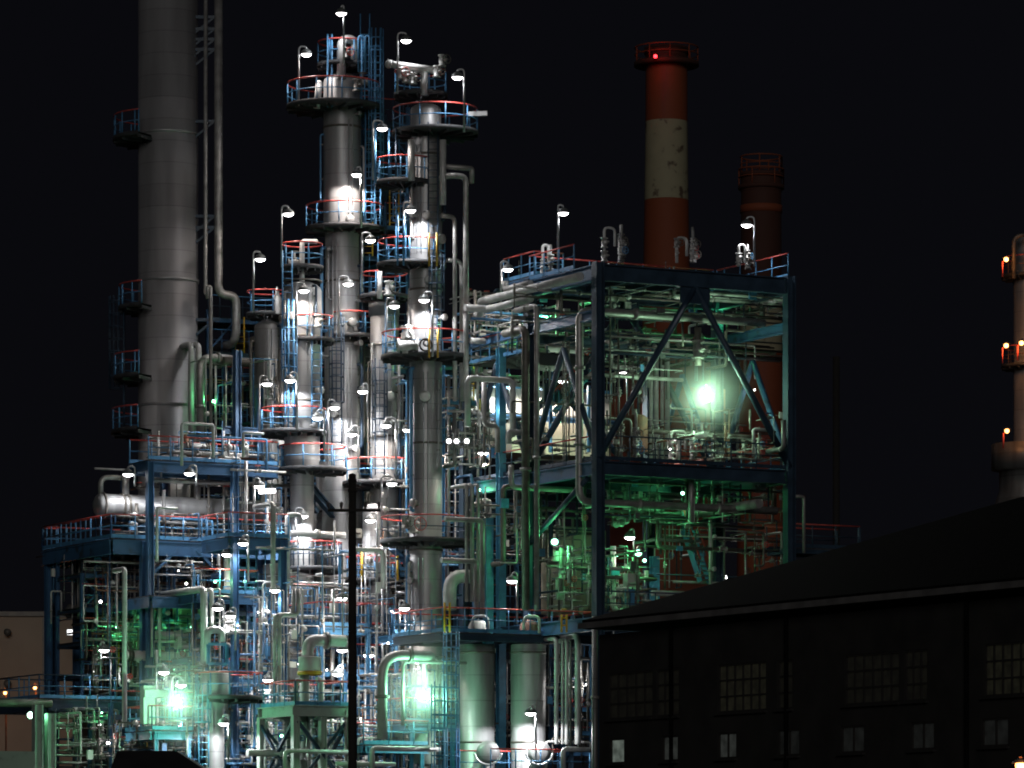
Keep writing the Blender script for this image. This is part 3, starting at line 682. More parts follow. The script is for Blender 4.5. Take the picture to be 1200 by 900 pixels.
# cream cabin behind the frame
cb = thing('equipment_cabin', 'cream walled equipment cabin glowing behind the braces of the frame', 'cabin', P(625, 520, 216))
a = P(545, YH, 217); a.z = 0
def cabwall(px0, px1, y0, y1, Y, mt, name):
    p = P(px0, y1, Y); q = along(p, U, px1); m = MB(); h = zat(y0, Y)-zat(y1, Y)
    m.obox((p+q)/2+Z*(h/2)+V*1.5, (U, V, Z), ((q-p).length/2, 1.5, h/2)); m.build(name, mt, cb)
cabwall(548, 716, 452, 481, 216, 'panel_white', 'wall'); cabwall(600, 716, 492, 530, 215.5, 'panel_cream', 'wall')
m = MB(); p = P(545, 487, 215.3); m.hbeam(p, along(p, U, 720), .3, .32); m.build('beam', 'steel_blue', cb)
for q in (566, 645, 690): m = MB(); p = P(q, 530, 215.2); m.bar(p, Vector((p.x, p.y, zat(452, p.y))), .14); m.build('stud', 'steel_blue', cb)
railing(cb, [P(545, 452, 214.6), along(P(545, 452, 214.6), U, 716)], step=1.2)
# stairs
def stair(label, p0, p1, w, rail='rail_red', mt='rail_blue'):
    t = thing('steel_stair', label, 'stairs', p0); d = p1-p0
    hd = Vector((d.x, d.y, 0)).normalized(); sd = hd.cross(Z); n = int(abs(d.z)/.22)
    for k in (-w/2, w/2):
        m = MB(); m.bar(p0+sd*k, p1+sd*k, .06, .25); m.build('stringer', mt, t)
        m = MB(); m.tube([p0+sd*k+Z*1.0, p1+sd*k+Z*1.0], .045, 6); m.build('handrail', rail, t)
        m = MB()
        for f_ in (0, .33, .66, 1): q = p0+d*f_+sd*k; m.tube([q, q+Z*1.0], .03, 5)
        m.build('baluster', mt, t)
    m = MB()
    for i in range(n+1): m.obox(p0+d*((i+.5)/(n+1)), (hd, sd, Z), (.12, w/2, .02))
    m.build('tread', 'galv', t)
stair('blue stair with red handrails climbing before the cream cabin', P(652, 483, 207), P(694, 432, 207.5), .8)
stair('steep blue stair with red handrail low beside the far frame post', P(826, 682, 203), P(806, 622, 203.5), .8)

# roof equipment on the frame
def manifold(label, px, py0, py1, Y, w, seed, n=7):
    t = thing('valve_manifold', label, 'valve manifold', P(px, py1, Y)); g = random.Random(seed); random.seed(seed)
    for i in range(n):
        q = px-w/2+w*(i+.5)/n; y = Y+g.uniform(-.8, .8); top = py0+g.uniform(0, (py1-py0)*.5)*g.random(); m = MB()
        pts = [P(q, py1, y), P(q, top, y)]
        if i % 3 == 0 and i+2 < n: pts += [along(pts[-1], U, q+w*.28)]; pts += [Vector((pts[-1].x, pts[-1].y, pts[-1].z-.8))]
        m.tube(pts, S(g.uniform(.8, 1.9), Y), 8, bend=.2); o = m.build('pipe', g.choice(['pipe_white', 'pipe_grey', 'galv', 'clad_dark']), t)
        for w in range(2): valve(o, P(q, py1-(py1-py0)*(g.uniform(.08, .28) if w else g.uniform(.32, .6)), y), Z, g.uniform(.05, .1), wheel=g.random() < .3, mt=g.choice(['valve', 'pipe_white', 'pipe_grey']))
    return t
manifold('grey valve cluster on the frame roof before the tall striped chimney', 728, 262, 306, 198, 44, 3, 10)
manifold('grey valve cluster on the frame roof just past the tall striped chimney', 812, 266, 308, 200, 42, 5, 10)
manifold('small lit valve cluster around the lamp post at the roof end', 876, 285, 312, 200, 26, 8, 5)
manifold('white bent pipe cluster at the roof corner beneath its lamp', 645, 286, 325, 201, 24, 9, 4)
deck('small railed ledge at the roof corner beside the white bent pipes', (626, 322, 203), 660, 3, rails='fl', bh=.3, joists=False)
# middle-floor equipment
manifold('dark valve group on the middle floor beside the corner post', 745, 478, 536, 198.5, 40, 21, 6)
manifold('low valve group on the middle floor beneath the bright flood lamp', 812, 505, 536, 199.5, 60, 22, 7)
manifold('low valve group on the middle floor at the far frame post', 890, 500, 537, 200.5, 44, 23, 6)
vvessel('round dark pot with dished head on the middle floor', 745, 199.5, 14, 486, 530, 'pipe_rust', dome=True)
pipe('sloping pale pipe on the middle floor beneath the bright flood lamp', 3.6, 'pipe_white', (827, 509, 199.2), ('v', 795), ('Z', -1))
pipe('thin goosenecked pipe on the middle floor before the red chimney foot', 2, 'pipe_white', (883, 535, 199), ('z', 503), ('u', 900), bend=.1)

# under the roof and under the middle floor
for i, (r_, a, b, n, sd, lb) in enumerate((
    ((705, 328, 800, 372), 197, 206, 12, 101, 'green lit pipes packed under the frame roof beside the corner post'),
    ((790, 328, 920, 372), 199, 208, 12, 102, 'pipes packed under the frame roof before the pale chimney band'),
    ((600, 335, 705, 400), 198, 207, 14, 103, 'pipes packed under the frame roof outside the corner post'),
    ((700, 385, 800, 440), 199, 207, 12, 104, 'green lit pipe tangle below the long roof pipe'),
    ((545, 395, 640, 450), 204, 210, 12, 105, 'level pipes stacked behind the tall riser pair'),
    ((545, 340, 640, 395), 204, 209, 10, 115, 'pipes beneath the big pipe climbing to the frame roof'))):
    pipework(lb, r_, a, b, int(n*2.8), sd, (.6, 1.9), mats=('pipe_grey', 'clad_dark', 'pipe_dark', 'pipe_white', 'pipe_dark', 'steel_navy'), vert=.15)
for i, (r_, a, b, n, sd, lb) in enumerate((
    ((705, 556, 815, 612), 197, 206, 16, 111, 'dark green lit pipes hung under the middle floor beside the corner post'),
    ((810, 556, 925, 612), 199, 207, 14, 112, 'dim pipes hung under the middle floor at the far post'),
    ((555, 570, 700, 660), 200, 207, 20, 113, 'dim pipe maze behind the riser trio'),
    ((640, 640, 700, 715), 198, 204, 14, 114, 'green lit upright pipes and valves around the upper green flood lamp'),
    ((708, 640, 770, 715), 198, 204, 13, 116, 'upright pipes and valves around the lower green flood lamp'),
    ((770, 610, 925, 690), 200, 208, 16, 117, 'pipes and cables around the steep blue stair'),
    ((640, 750, 692, 880), 199, 206, 16, 118, 'upright pipes packed beside the dark warehouse wall'),
    ((578, 750, 602, 880), 203, 206, 10, 119, 'narrow pipe stack squeezed between the two big silos'),
    ((525, 480, 575, 545), 202, 207, 14, 120, 'pipes around the row of three round lights'))):
    pipework(lb, r_, a, b, int(n*2.8), sd, (.6, 1.9), mats=('pipe_grey', 'clad_dark', 'pipe_dark', 'pipe_grey', 'pipe_dark', 'steel_navy', 'pipe_white'), vert=.6)
pipework('upright pipes filling the bay before the cream cabin', (560, 440, 640, 535), 204, 210, 9, 121, (.8, 2))
pipework('thin conduits on the middle floor edge', (715, 500, 920, 538), 198, 201, 14, 122, (.6, 1.2), mats=('pipe_dark', 'clad_dark', 'pipe_dark', 'pipe_grey'), vert=.5)
vvessel('squat green lit drum behind the upper green flood lamp', 672, 207.5, 38, 622, 720, 'panel_cream', dome=False, legs=False)
m = thing('control_box', 'square pale control box beside the upper green flood lamp', 'cabinet', P(656, 662, 200)); q = MB(); q.box(P(656, 652, 200), .5, .3, .45); q.build('body', 'panel_white', m); q = MB(); q.box(P(656, 690, 200), .34, .2, 1.0); q.build('stand', 'steel_pale', m)
m = thing('control_box', 'pale blue control cabinet beside the cyan lit post', 'cabinet', P(738, 710, 199)); q = MB(); q.box(P(738, 680, 199), .45, .4, .6); q.build('body', 'panel_white', m); q = MB(); q.box(P(738, 700, 199), .35, .3, .7); q.build('stand', 'rail_blue', m)
pipe('thick green lit pipe lying above the warehouse roof edge', 3.4, 'pipe_white', P(764, 695, 197), ('u', 808))

# lattice extension beyond the far frame post
e = deck('narrow walkway with one red rail beyond the far frame post', (925, 641, 204), 1008, 2.0, rails='fb', bh=.2, joists=False, post=((.97, 1),), beam='steel_navy', mid='steel_navy')
pipe('thin bent pipe just outside the far frame post', 2, 'pipe_grey', (942, 648, 200.5), ('z', 582), ('u', 927), bend=.15)

# ------------------------------------------------------------------ chimneys
def chimney(label, px, Y, bands, flange):
    k = Y/F; c = P(px, YH, Y); t = thing('chimney', label, 'chimney', Vector((c.x, Y, 0)))
    for (y0, r0, y1, r1, mt) in bands:
        m = MB(); z1 = zat(y1, Y) if y1 < 1000 else 0; m.lathe(Vector((c.x, Y, 0)), [(r1*k, z1), (r0*k, zat(y0, Y)-.004)], 40); m.build('band', mt, t)
    for (py, r_, h, mt) in flange:
        m = MB(); z = zat(py, Y); m.lathe(Vector((c.x, Y, z)), [(r_*k*.6, 0), (r_*k, 0), (r_*k, h), (r_*k*.96, h+.01), (r_*k*.6, h)], 40); g = m.build('gallery', mt, t)
        if h < .4:
            pts = [Vector((c.x+r_*k*.97*math.cos(R(a)), Y+r_*k*.97*math.sin(R(a)), z+h)) for a in range(0, 360, 10)]
            railing(g, pts, closed=True, step=1.6, mid='chim_red', top='chim_red', toe=False, r=.05)
    return t
ch = chimney('tall red and white striped chimney with a red warning light', 781, 330, [(64, 24.5, 78, 24.5, 'chim_dark'), (78, 24.5, 143, 24.6, 'chim_red'), (143, 24.6, 235, 25.8, 'chim_white'), (235, 25.8, 410, 28.5, 'chim_red'), (410, 28.5, 500, 30, 'chim_white'), (500, 30, 1100, 38, 'chim_red')], [(78, 38, .3, 'chim_dark'), (64, 26, .5, 'chim_dark')])
m = MB(); m.ball(P(768, 66, 327), .14); m.build('warning_light', 'lamp_red', ch); point(P(770, 65, 326.6), 30, (1, .03, .02), ch, rad=.3)
ch2 = chimney('shorter dark red chimney with ringed top behind the roof lamp', 892, 300, [(204, 24, 225, 24, 'chim_dark'), (225, 23.5, 335, 24, 'chim_dark'), (335, 24.2, 415, 25, 'chim_white'), (415, 25.2, 1100, 34, 'chim_red')], [(222, 27, .25, 'chim_dark'), (208, 25, .3, 'chim_dark'), (250, 24.6, .5, 'chim_red')])
fu = thing('furnace_house', 'brick red furnace house with a pinkish upper wall behind the bright flood lamp', 'building', P(800, 560, 222))
a = P(783, YH, 224); a.z = 0; b = along(a, U, 850)
m = MB(); m.obox((a+b)/2+V*3+Z*(zat(452, 224)/2), (U, V, Z), ((b-a).length/2, 3, zat(452, 224)/2)); m.build('lower_wall', 'brick', fu)
m = MB(); h = zat(405, 224)-zat(452, 224); m.obox((a+b)/2+U*.35+V*3+Z*(zat(452, 224)+h/2), (U, V, Z), ((b-a).length/2-.4, 2.9, h/2)); m.build('upper_wall', 'pink', fu)
# slim far mast
m = MB(); p = P(980, YH, 320); m.tube([Vector((p.x, p.y, 0)), Vector((p.x, p.y, zat(418, 320)))], .25, 8); tag(m.build('mast', 'pole'), 'faint slim mast alone in the dark sky above the warehouse roof', 'mast')

# right edge tower with orange lamps
rt_ = Col('process_tower', 'dim tower cut by the picture edge with orange lamps on its platforms', 'tower', 1207, 260, 19, 275, mat_='clad', segs=[(560, 19)])
rt_.platform(326, 33, top='rail_red', mid='pipe_rust'); rt_.platform(431, 33, top='rail_red', mid='pipe_rust')
m = MB(); k = 260/F; m.lathe(Vector((rt_.c.x, 260, 0)), [(62*k, 0), (50*k, zat(620, 260)), (36*k, zat(575, 260)), (36*k, zat(552, 260)), (45*k, zat(551, 260)), (45*k, zat(521, 260)), (20*k, zat(520, 260))], 40); m.build('skirt', 'clad_dark', rt_.o)
m = MB(); m.tube([P(1188, 326, 258), P(1188, 277, 258), P(1206, 274, 258)], .12, 8, bend=.5); m.build('davit', 'pipe_dark', rt_.o)
for (q, w, lb) in ((1179, 304, 'orange lamp on the upper platform of the dim edge tower'), (1179, 405, 'orange lamp on the middle platform rim of the dim edge tower'), (1197, 402, 'orange lamp close to the shell on the dim edge tower middle platform'), (1180, 505, 'orange lamp above the wide drum foot of the dim edge tower')):
    c = P(q, w, 257.2); t = thing('bulkhead_lamp', lb, 'lamp', c, 'orange lamps on the edge tower'); m = MB(); m.ball(c, .14); m.build('bulb', 'lamp_orange', t)
    m = MB(); m.tube([c+Vector((-.2, .1, -.1)), c+Vector((-.2, .1, -1.0))], .05, 6); m.build('post', 'rail_red', t); m = MB(); m.lathe(c, [(.05, .22), (.2, .12), (.22, .10)], 10); m.build('shade', 'shade', t); point(c+Vector((.12, -.35, -.1)), 16 if w > 500 else 50, (1, .36, .1), t)

# ------------------------------------------------------------------ left process structure
deck('upper blue steel deck at the flue stack foot with double red rails', (174, 538, 203), 326, 2.2, rails='fb', bh=.5, post=((.01, 0), (.66, 0)), brace=False, step=1.1)
deck('wide lower blue deck under the long horizontal vessel', (130, 630, 202.6), 340, 8.2, rails='flb', bh=.66, post=((.18, 0), (.66, 0), (.02, .98), (.18, .98)), brace=True, step=1.2)
deck('blue landing with red rail reaching out past the long vessel end', (112, 634, 206), 131, 6.6, rails='flb', bh=.66, post=((.5, .9),), step=1.2)
deck('railed landing at the lamp tube beside the lower blue deck', (268, 628, 200.6), 338, 3, rails='fl', bh=.5, post=((.9, 0), (.1, 0)))
deck('blue landing below the lower deck, behind the bent white pipe', (176, 697, 201.5), 302, 6, rails='b', bh=.5, post=((.98, 0), (.5, 1)))
deck('short blue deck with red rail above the green lit drum', (228, 694, 200.6), 302, 3, rails='fr', bh=.4, post=((.6, 0),))
hvessel('long grey horizontal vessel above the lower blue deck', 116, 312, 592, 205, 13.8, 'clad', ground=zat(630, 205))
pipe('grey inverted U pipe standing on the long horizontal vessel', 4.2, 'pipe_grey', (147, 580, 205.4), ('z', 551), ('u', 231), ('z', 632), bend=.6, flanges=1)
pipe('smaller hooked pipe at the domed end of the long vessel', 3, 'pipe_grey', (118, 582, 205), ('z', 559), ('u', 146), bend=.4)
pipe('thin level pipe above the long horizontal vessel', 2.4, 'pipe_grey', (172, 562, 204.5), ('u', 345))
pipe('very thin long conduit beneath the upper blue deck', 1.2, 'pipe_white', (111, 549, 207), ('u', 262))
pipe('thin white pipe bent like a crook before the lower blue deck', 1.6, 'pipe_white', (184, 658, 200.5), ('z', 595), ('u', 208), bend=.12)
pipe('thin white crook pipe rising through the upper deck rail', 1.8, 'pipe_white', (213, 546, 201), ('z', 496), ('u', 250), ('z', 536), bend=.15)
pipe('thin white crook pipe beside the vent column platform', 1.6, 'pipe_white', (285, 536, 201), ('z', 507), ('u', 309), bend=.12)
hvessel('short fat white drum lying on the upper blue deck', 218, 245, 523, 205, 4.5, 'pipe_white', saddles=False)
m = thing('panel_cabinet', 'large pale panel cabinet behind the inverted U pipe', 'cabinet', P(210, 585, 208)); q = MB(); q.box(P(210, 567, 208), 1.25, .8, 1.3); q.build('body', 'panel_white', m); q = MB(); q.box(P(207, 569, 207.2), .03, .05, 1.1); q.build('door_seam', 'pipe_dark', m)
for i, (px, y0, y1, Y, lb) in enumerate(((278, 410, 640, 208, 'thick blue pillar behind the double railed deck'), (304, 455, 640, 209.5, 'slimmer blue pillar near the low vent platform'), (146, 560, 700, 209, 'dim blue pillar behind the domed vessel end'), (192, 553, 640, 207.5, 'blue pillar right behind the inverted U pipe'))):
    p = P(px, YH, Y); m = MB(); m.hbeam(Vector((p.x, p.y, 0)), Vector((p.x, p.y, zat(y0, Y))), .34 if i < 1 else .26, .3, up=U); tag(m.build('steel_post', 'steel_blue'), lb, 'post')
p = P(262, 504, 208); m = MB(); m.hbeam(p, along(p, U, 306), .25, .35); tag(m.build('steel_beam', 'steel_blue'), 'level blue beam joining the two pillars by the flue stack', 'beam')
# left lower area
pipe('tall pale standpipe alone before the left blue pillar', 3, 'pipe_white', (146, 852, 199), ('z', 667), ('V', 1.2), bend=.2)
pipe('fat white pipe bent down from the blue landing', 4.2, 'pipe_white', P(239, 778, 199.5), ('z', 690), ('v', 190), bend=.35)
pipe('slimmer white pipe standing just behind the bent fat one', 2.6, 'pipe_white', (248, 737, 200), ('z', 691), ('V', 3), bend=.2)
pipe('white looped pipe saddle over the bent fat pipe', 4.4, 'pipe_white', (243, 775, 198.6), ('z', 738), ('u', 260), ('z', 752), bend=.3)
for i, (px0, px1, py, r_, lb) in enumerate(((178, 262, 744, 5, 'fat green lit pipe lying level behind the blue pillar'), (205, 262, 757, 3.5, 'green lit level pipe beneath the fat one'), (172, 255, 768, 5, 'lowest green lit level pipe with a white cap'))):
    pipe(lb, r_, 'pipe_white', P(px0, py, 204), ('u', px1), flanges=2)
for i, (q, y0, y1, w, lb) in enumerate(((178, 705, 770, 1.7, 'thin green lit upright pipe next to the blue pillar'), (187, 705, 770, 1.7, 'twin thin green lit upright pipe one step from the blue pillar'), (289, 706, 770, 3.6, 'stout green lit upright pipe under the blue landing'), (299, 742, 775, 2.4, 'short green lit stub pipe near the red round rail'))):
    pipe(lb, w, 'pipe_white', (q, y1, 203), ('z', y0), ('V', 1))
vvessel('broad grey tank in the shade under the blue landing', 222, 208, 20, 700, 745, 'panel_cream', dome=False, legs=False)
hvessel('dim dished vessel end sticking out behind the dark pillar', 80, 150, 717, 210, 8, 'clad_dark', saddles=False)
hvessel('second dim drum low behind the tall standpipe', 128, 180, 745, 206, 7, 'clad_dark', saddles=False)
hvessel('pale short drum with flat end by the blue pillar', 150, 176, 768, 203, 6, 'panel_white', saddles=False, heads=False)
vvessel('small bright white vessel beneath the twin dome lamps', 269, 200.5, 6.5, 722, 742, 'pipe_white', legs=False)
vvessel('white upright filter pot beside the red rail landing', 267, 202.5, 4.5, 650, 700, 'pipe_white', legs=False)
fp = thing('instrument_stand', 'bright blue open square frame before the white pipe saddle', 'frame', P(254, 780, 198.2))
for (a, b) in (((244, 778), (266, 778)), ((244, 755), (266, 755)), ((244, 778), (244, 755)), ((266, 778), (266, 755))): q = MB(); q.bar(P(*a, 198.2), P(*b, 198.2), .13); q.build('member', 'rail_blue', fp)
v1 = Col('process_vessel', 'upright vessel with pale drum head on a round railed platform, green lit below', 'vessel', 252, 199, 11, 787, segs=[(826, 17)], dome=False, mat_='clad')
v1.platform(820, 40, cx=268, mid='rail_blue', step=.9); v1.ladder(240, 822, 900, True, off=.3, mt='rail_cyan')
deck('dark railed walkway reaching to the tan building', (46, 818, 203), 168, 5, rails='fbl', bh=.5, post=((.05, 0), (.95, 0)), beam='steel_navy', top='steel_navy')
deck('cyan lit railed stand around the white flood lamp', (178, 855, 197.6), 226, 3, rails='fblr', bh=.35, post=((.1, 0), (.9, 0), (.1, 1), (.9, 1)), mid='rail_cyan', beam='rail_cyan')
deck('blue stacked landing beside the drum headed vessel, upper', (268, 800, 201), 318, 3, rails='fr', bh=.3, post=((.95, 0), (.2, 1)), beam='rail_blue')
deck('blue landing with red rail, one storey below the round rail', (264, 770, 203), 312, 3, rails='fr', bh=.3, post=((.95, 0),), beam='rail_blue')
pipe('broad dim beam pipe along the lower picture edge before the tan building', 5, 'pipe_dark', P(-12, 823, 201), ('u', 60))
p = P(44, YH, 198); m = MB(); m.hbeam(Vector((p.x, p.y, 0)), Vector((p.x, p.y, zat(826, 198))), .4, .4, up=U); tag(m.build('steel_post', 'steel_pale'), 'green lit square pillar at the lower corner by a small flood lamp', 'post')
p = P(59, YH, 199); m = MB(); m.hbeam(Vector((p.x, p.y, 0)), Vector((p.x, p.y, zat(836, 199))), .4, .4, up=U); tag(m.build('steel_post', 'steel_pale'), 'second green lit pillar a step inside the lower corner', 'post')
m = MB(); a = P(-8, 930, 190); b = along(a, U, 40); a.z = b.z = zat(880, 190)/2; m.obox((a+b)/2, (U, V, Z), ((b-a).length/2, .1, (zat(880, 190)-0)/2)); tag(m.build('metal_fence', 'steel_pale'), 'green lit corrugated fence panel in the lower corner', 'fence')
m = thing('panel_cabinet', 'small pale cabinet beside the white flood lamp', 'cabinet', P(173, 855, 198)); q = MB(); q.box(P(173, 826, 198), .55, .4, 1.7); q.build('body', 'panel_white', m); q = MB(); q.box(P(181, 813, 198), 1.1, .42, .35); q.build('head', 'panel_white', m)
# dark shed roof at the bottom
sh = thing('shed', 'black pitched shed roof low before the plant', 'shed', P(185, YH, 150)); Yb = 150
a = P(130, 900, Yb); b = P(245, 905, Yb); c = P(138, 880, Yb+1); d = P(206, 880, Yb+1)
m = MB(); m.add([a, b, d, c, a+Vector((0, 6, 0)), b+Vector((0, 6, 0)), d+Vector((0, 4, 0)), c+Vector((0, 4, 0))], [(0, 1, 2, 3), (1, 5, 6, 2), (5, 4, 7, 6), (4, 0, 3, 7), (3, 2, 6, 7)]); m.build('roof', 'roof_black', sh)
m = MB(); q = (a+b)/2; m.add([(a.x+.2, a.y+.2, 0), (b.x-.2, b.y+.2, 0), (b.x-.2, b.y+5.8, 0), (a.x+.2, a.y+5.8, 0), (a.x+.2, a.y+.2, a.z), (b.x-.2, b.y+.2, b.z), (b.x-.2, b.y+5.8, b.z), (a.x+.2, a.y+5.8, a.z)], [(0, 1, 5, 4), (1, 2, 6, 5), (2, 3, 7, 6), (3, 0, 4, 7)]); m.build('wall', 'roof_black', sh)
# tan building behind
tb = thing('tan_building', 'plain tan flat roofed building beyond the walkway', 'building', P(40, YH, 250)); a = P(-60, YH, 250); a.z = 0; b = along(a, X, 96)
m = MB(); h = zat(722, 250); m.obox((a+b)/2+Vector((0, 5, h/2)), (X, Vector((0, 1, 0)), Z), ((b-a).length/2, 5, h/2)); m.build('wall', 'tan_wall', tb)
m = MB(); m.obox((a+b)/2+Vector((0, 4.9, h+.12)), (X, Vector((0, 1, 0)), Z), ((b-a).length/2+.1, 5.1, .13)); m.build('parapet', 'pipe_dark', tb)
for (q, w) in ((9, 741), (9, 801)): m = MB(); m.lathe(P(q, w, 249.7), [(.01, -.3), (.2, -.28), (.2, .2)], 12, axis=Vector((0, 1, 0))); m.build('vent', 'pipe_dark', tb)
m = MB(); m.obox(P(51, 770, 249.9), (X, Vector((0, 1, 0)), Z), (.06, .08, 2.2)); m.build('downpipe', 'pipe_dark', tb)
t = thing('wall_light', 'white rectangular light box at the tan building corner', 'lamp', P(84, 741, 246)); m = MB(); m.obox(P(84, 741, 246), (X, Vector((0, 1, 0)), Z), (.24, .1, .14)); m.build('lens', 'lamp_panel', t); m = MB(); m.obox(P(84, 741, 246.2), (X, Vector((0, 1, 0)), Z), (.28, .08, .17)); m.build('housing', 'shade', t)

# ------------------------------------------------------------------ lower middle
gt = thing('steel_table', 'pale green lit steel table frame carrying the green capped drum', 'steel frame', P(348, YH, 195))
T0 = P(346, YH, 195); T0.z = 0
zt2 = zat(826, 195); wU = (along(P(346, 826, 195), U, 410)-P(346, 826, 195)).length; dV = (along(P(346, 826, 195), V, 306)-P(346, 826, 195)).length
def TP(i, j, z): return T0+U*i+V*j+Z*z
for i in (0, wU*.5, wU):
    for j in (0, dV): q = MB(); q.hbeam(TP(i, j, 0), TP(i, j, zt2-.5), .3, .3, up=U); q.build('leg', 'steel_pale', gt)
for j in (0, dV): q = MB(); q.hbeam(TP(-.15, j, zt2-.25), TP(wU+.15, j, zt2-.25), .3, .48); q.build('beam', 'steel_pale', gt)
for i in (0, wU): q = MB(); q.hbeam(TP(i, .16, zt2-.25), TP(i, dV-.16, zt2-.25), .28, .47); q.build('beam', 'steel_pale', gt)
q = MB(); q.obox(TP(wU/2, dV/2, zt2-.03), (U, V, Z), (wU/2-.16, dV/2-.16, .02)); q.build('floor', 'grating', gt)
for (a, b) in (((.1, 0), (wU*.9, 0)), ((wU*.9, dV), (.1, dV)), ((0, .2), (0, dV)), ((wU, .2), (wU, dV))):
    q = MB(); q.bar(TP(*a, zt2-.7), TP(*b, zt2-3.4), .14); q.bar(TP(*b, zt2-.8), TP(*a, zt2-3.5), .12); q.build('brace', 'steel_navy', gt)
for pts in ([TP(0, 0, zt2), TP(wU, 0, zt2), TP(wU, dV, zt2)], [TP(0, 0, zt2), TP(0, dV, zt2), TP(wU, dV, zt2)]): railing(gt, pts, mid='rail_cyan', step=1.1)
dr = vvessel('stubby green lit drum with a rusty rim standing on the steel table', 363, 197, 13.5, 770, 789, 'panel_white', dome=False, legs=False, band=789)
pipe('thick round trunk below the stubby drum', 6.2, 'steel_pale', (357, 905, 197.2), ('z', 790))
pipe('white elbow duct bending down into the stubby drum', 7, 'pipe_white', (361, 775, 197.2), ('z', 750), ('u', 404), bend=.6, flanges=1)
pipe('small green hoop pipe on the table edge', 2.6, 'steel_pale', (347, 822, 196), ('z', 797), ('u', 352), ('z', 800), bend=.15)
pipe('pale cane pipe arching over the steel table', 3.6, 'pipe_white', (376, 822, 196.5), ('z', 797), ('u', 371), bend=.4)
pipe('big inverted U pipe glowing green beside the utility pole', 6, 'pipe_white', (448, 866, 196), ('z', 767), ('u', 512), ('V', 3), bend=1.0, flanges=1)
pipe('slim pale pipe under the big inverted U pipe', 2.2, 'pipe_white', (472, 850, 196.6), ('z', 775), ('u', 546), bend=.25)
pipe('white riser that ends in the green flood glow', 3, 'pipe_white', (498, 806, 197.6), ('z', 774), ('u', 470), bend=.2)
pipe('low pale pipe crossing the bottom edge by the utility pole', 3.2, 'pipe_white', (436, 905, 193.5), ('z', 877), ('u', 515), bend=.2)
pipe('lowest pale pipe along the bottom edge past the pole', 3, 'pipe_white', (394, 895, 192.8), ('u', 463))
pipe('pale pipe bend beneath the steel table front', 2.6, 'pipe_white', (334, 905, 193.6), ('z', 880), ('u', 408), bend=.2)
pipe('stout pale pipe passing under the steel table', 4.2, 'pipe_white', P(290, 882, 196), ('u', 332))
deck('low railed deck by the inverted U pipe foot', (426, 872, 197), 502, 3.5, rails='fbr', bh=.3, post=((.1, 0), (.9, 0)), mid='rail_cyan', beam='rail_cyan')
deck('low cyan railed deck right under the green flood glow', (476, 846, 198.5), 536, 3, rails='fbl', bh=.3, post=((.1, 0), (.9, 0)), mid='rail_cyan', beam='rail_cyan')
lt = thing('ladder_tower', 'cyan lit caged ladder beside the green flood glow', 'ladder', P(515, 905, 195.5)); ladder(lt, Vector((P(515, YH, 195.5).x, 195.5, 4)), zat(822, 195.5), True, 'rail_cyan')
lt = thing('ladder_tower', 'dim blue caged ladder at the silo side by the green glow', 'ladder', P(527, 905, 196.5)); ladder(lt, Vector((P(529, YH, 196.5).x, 196.5, 4)), zat(760, 196.5), True, 'rail_blue')
vvessel('dark based cone vessel right below the green flood glow', 498, 199.5, 13, 845, 895, 'steel_pale', legs=True, dome=True)
deck('blue railed landing around the yellow gated ladder by the pole', (374, 733, 202), 434, 3.5, rails='fblr', bh=.32, post=((.05, 0), (.95, 0)), beam='rail_blue')
deck('blue railed landing with the rusty pot behind the pole', (402, 782, 204), 446, 3, rails='fbr', bh=.32, post=((.05, 0), (.95, 0)), beam='rail_blue')
deck('short blue landing beside a white post lamp', (462, 742, 203), 488, 2.5, rails='fr', bh=.3, post=((.1, 0),), beam='rail_blue')
vvessel('pale round pot with rust stains on the railed landing by the pole', 398, 204.5, 12, 702, 735, 'panel_white', legs=False)
vvessel('rusty orange valve pot behind the dark pole', 427, 203.5, 5, 734, 745, 'pipe_rust', legs=False)
vvessel('grey upright drum in the shade behind the table duct', 340, 204, 12, 735, 800, 'clad', legs=False)
m = thing('pipe_pair', 'pair of long grey downpipes bent together beside the drum', 'pipe', P(326, 905, 199))
for (q, w) in ((322, 2.4), (327.5, 2.6)): o = MB(); o.tube(route((q, 840, 199.2), ('z', 720), ('u', q+22), ('z', 690)), S(w, 199), 9, bend=.3); o.build('pipe', 'pipe_grey', m)
pipe('grey square pipe crook over the barred platform', 3, 'pipe_white', (337, 690, 203), ('z', 603), ('u', 352), ('z', 614), bend=.2)
pipe('white pipe bridging level over the barred platform', 4, 'pipe_white', P(340, 625, 204), ('u', 404), bend=.2, flanges=1)
pipe('white level pipe stub crossing right behind the utility pole', 3, 'pipe_white', (449, 690, 203), ('z', 645), ('u', 415), bend=.3)
pipe('dark smooth standpipe beside the railed lamp landing', 3, 'pipe_grey', (320, 690, 200), ('z', 590), ('V', 2))
p = P(348, 553, 207.6); q = P(392, 604, 209.2); m = MB(); m.hbeam(p, q, .34, .34); m.bar(P(350, 572, 207.9), P(372, 600, 208.8), .2); tag(m.build('diagonal_brace', 'steel_navy'), 'thick blue diagonal brace under the column platforms', 'brace')
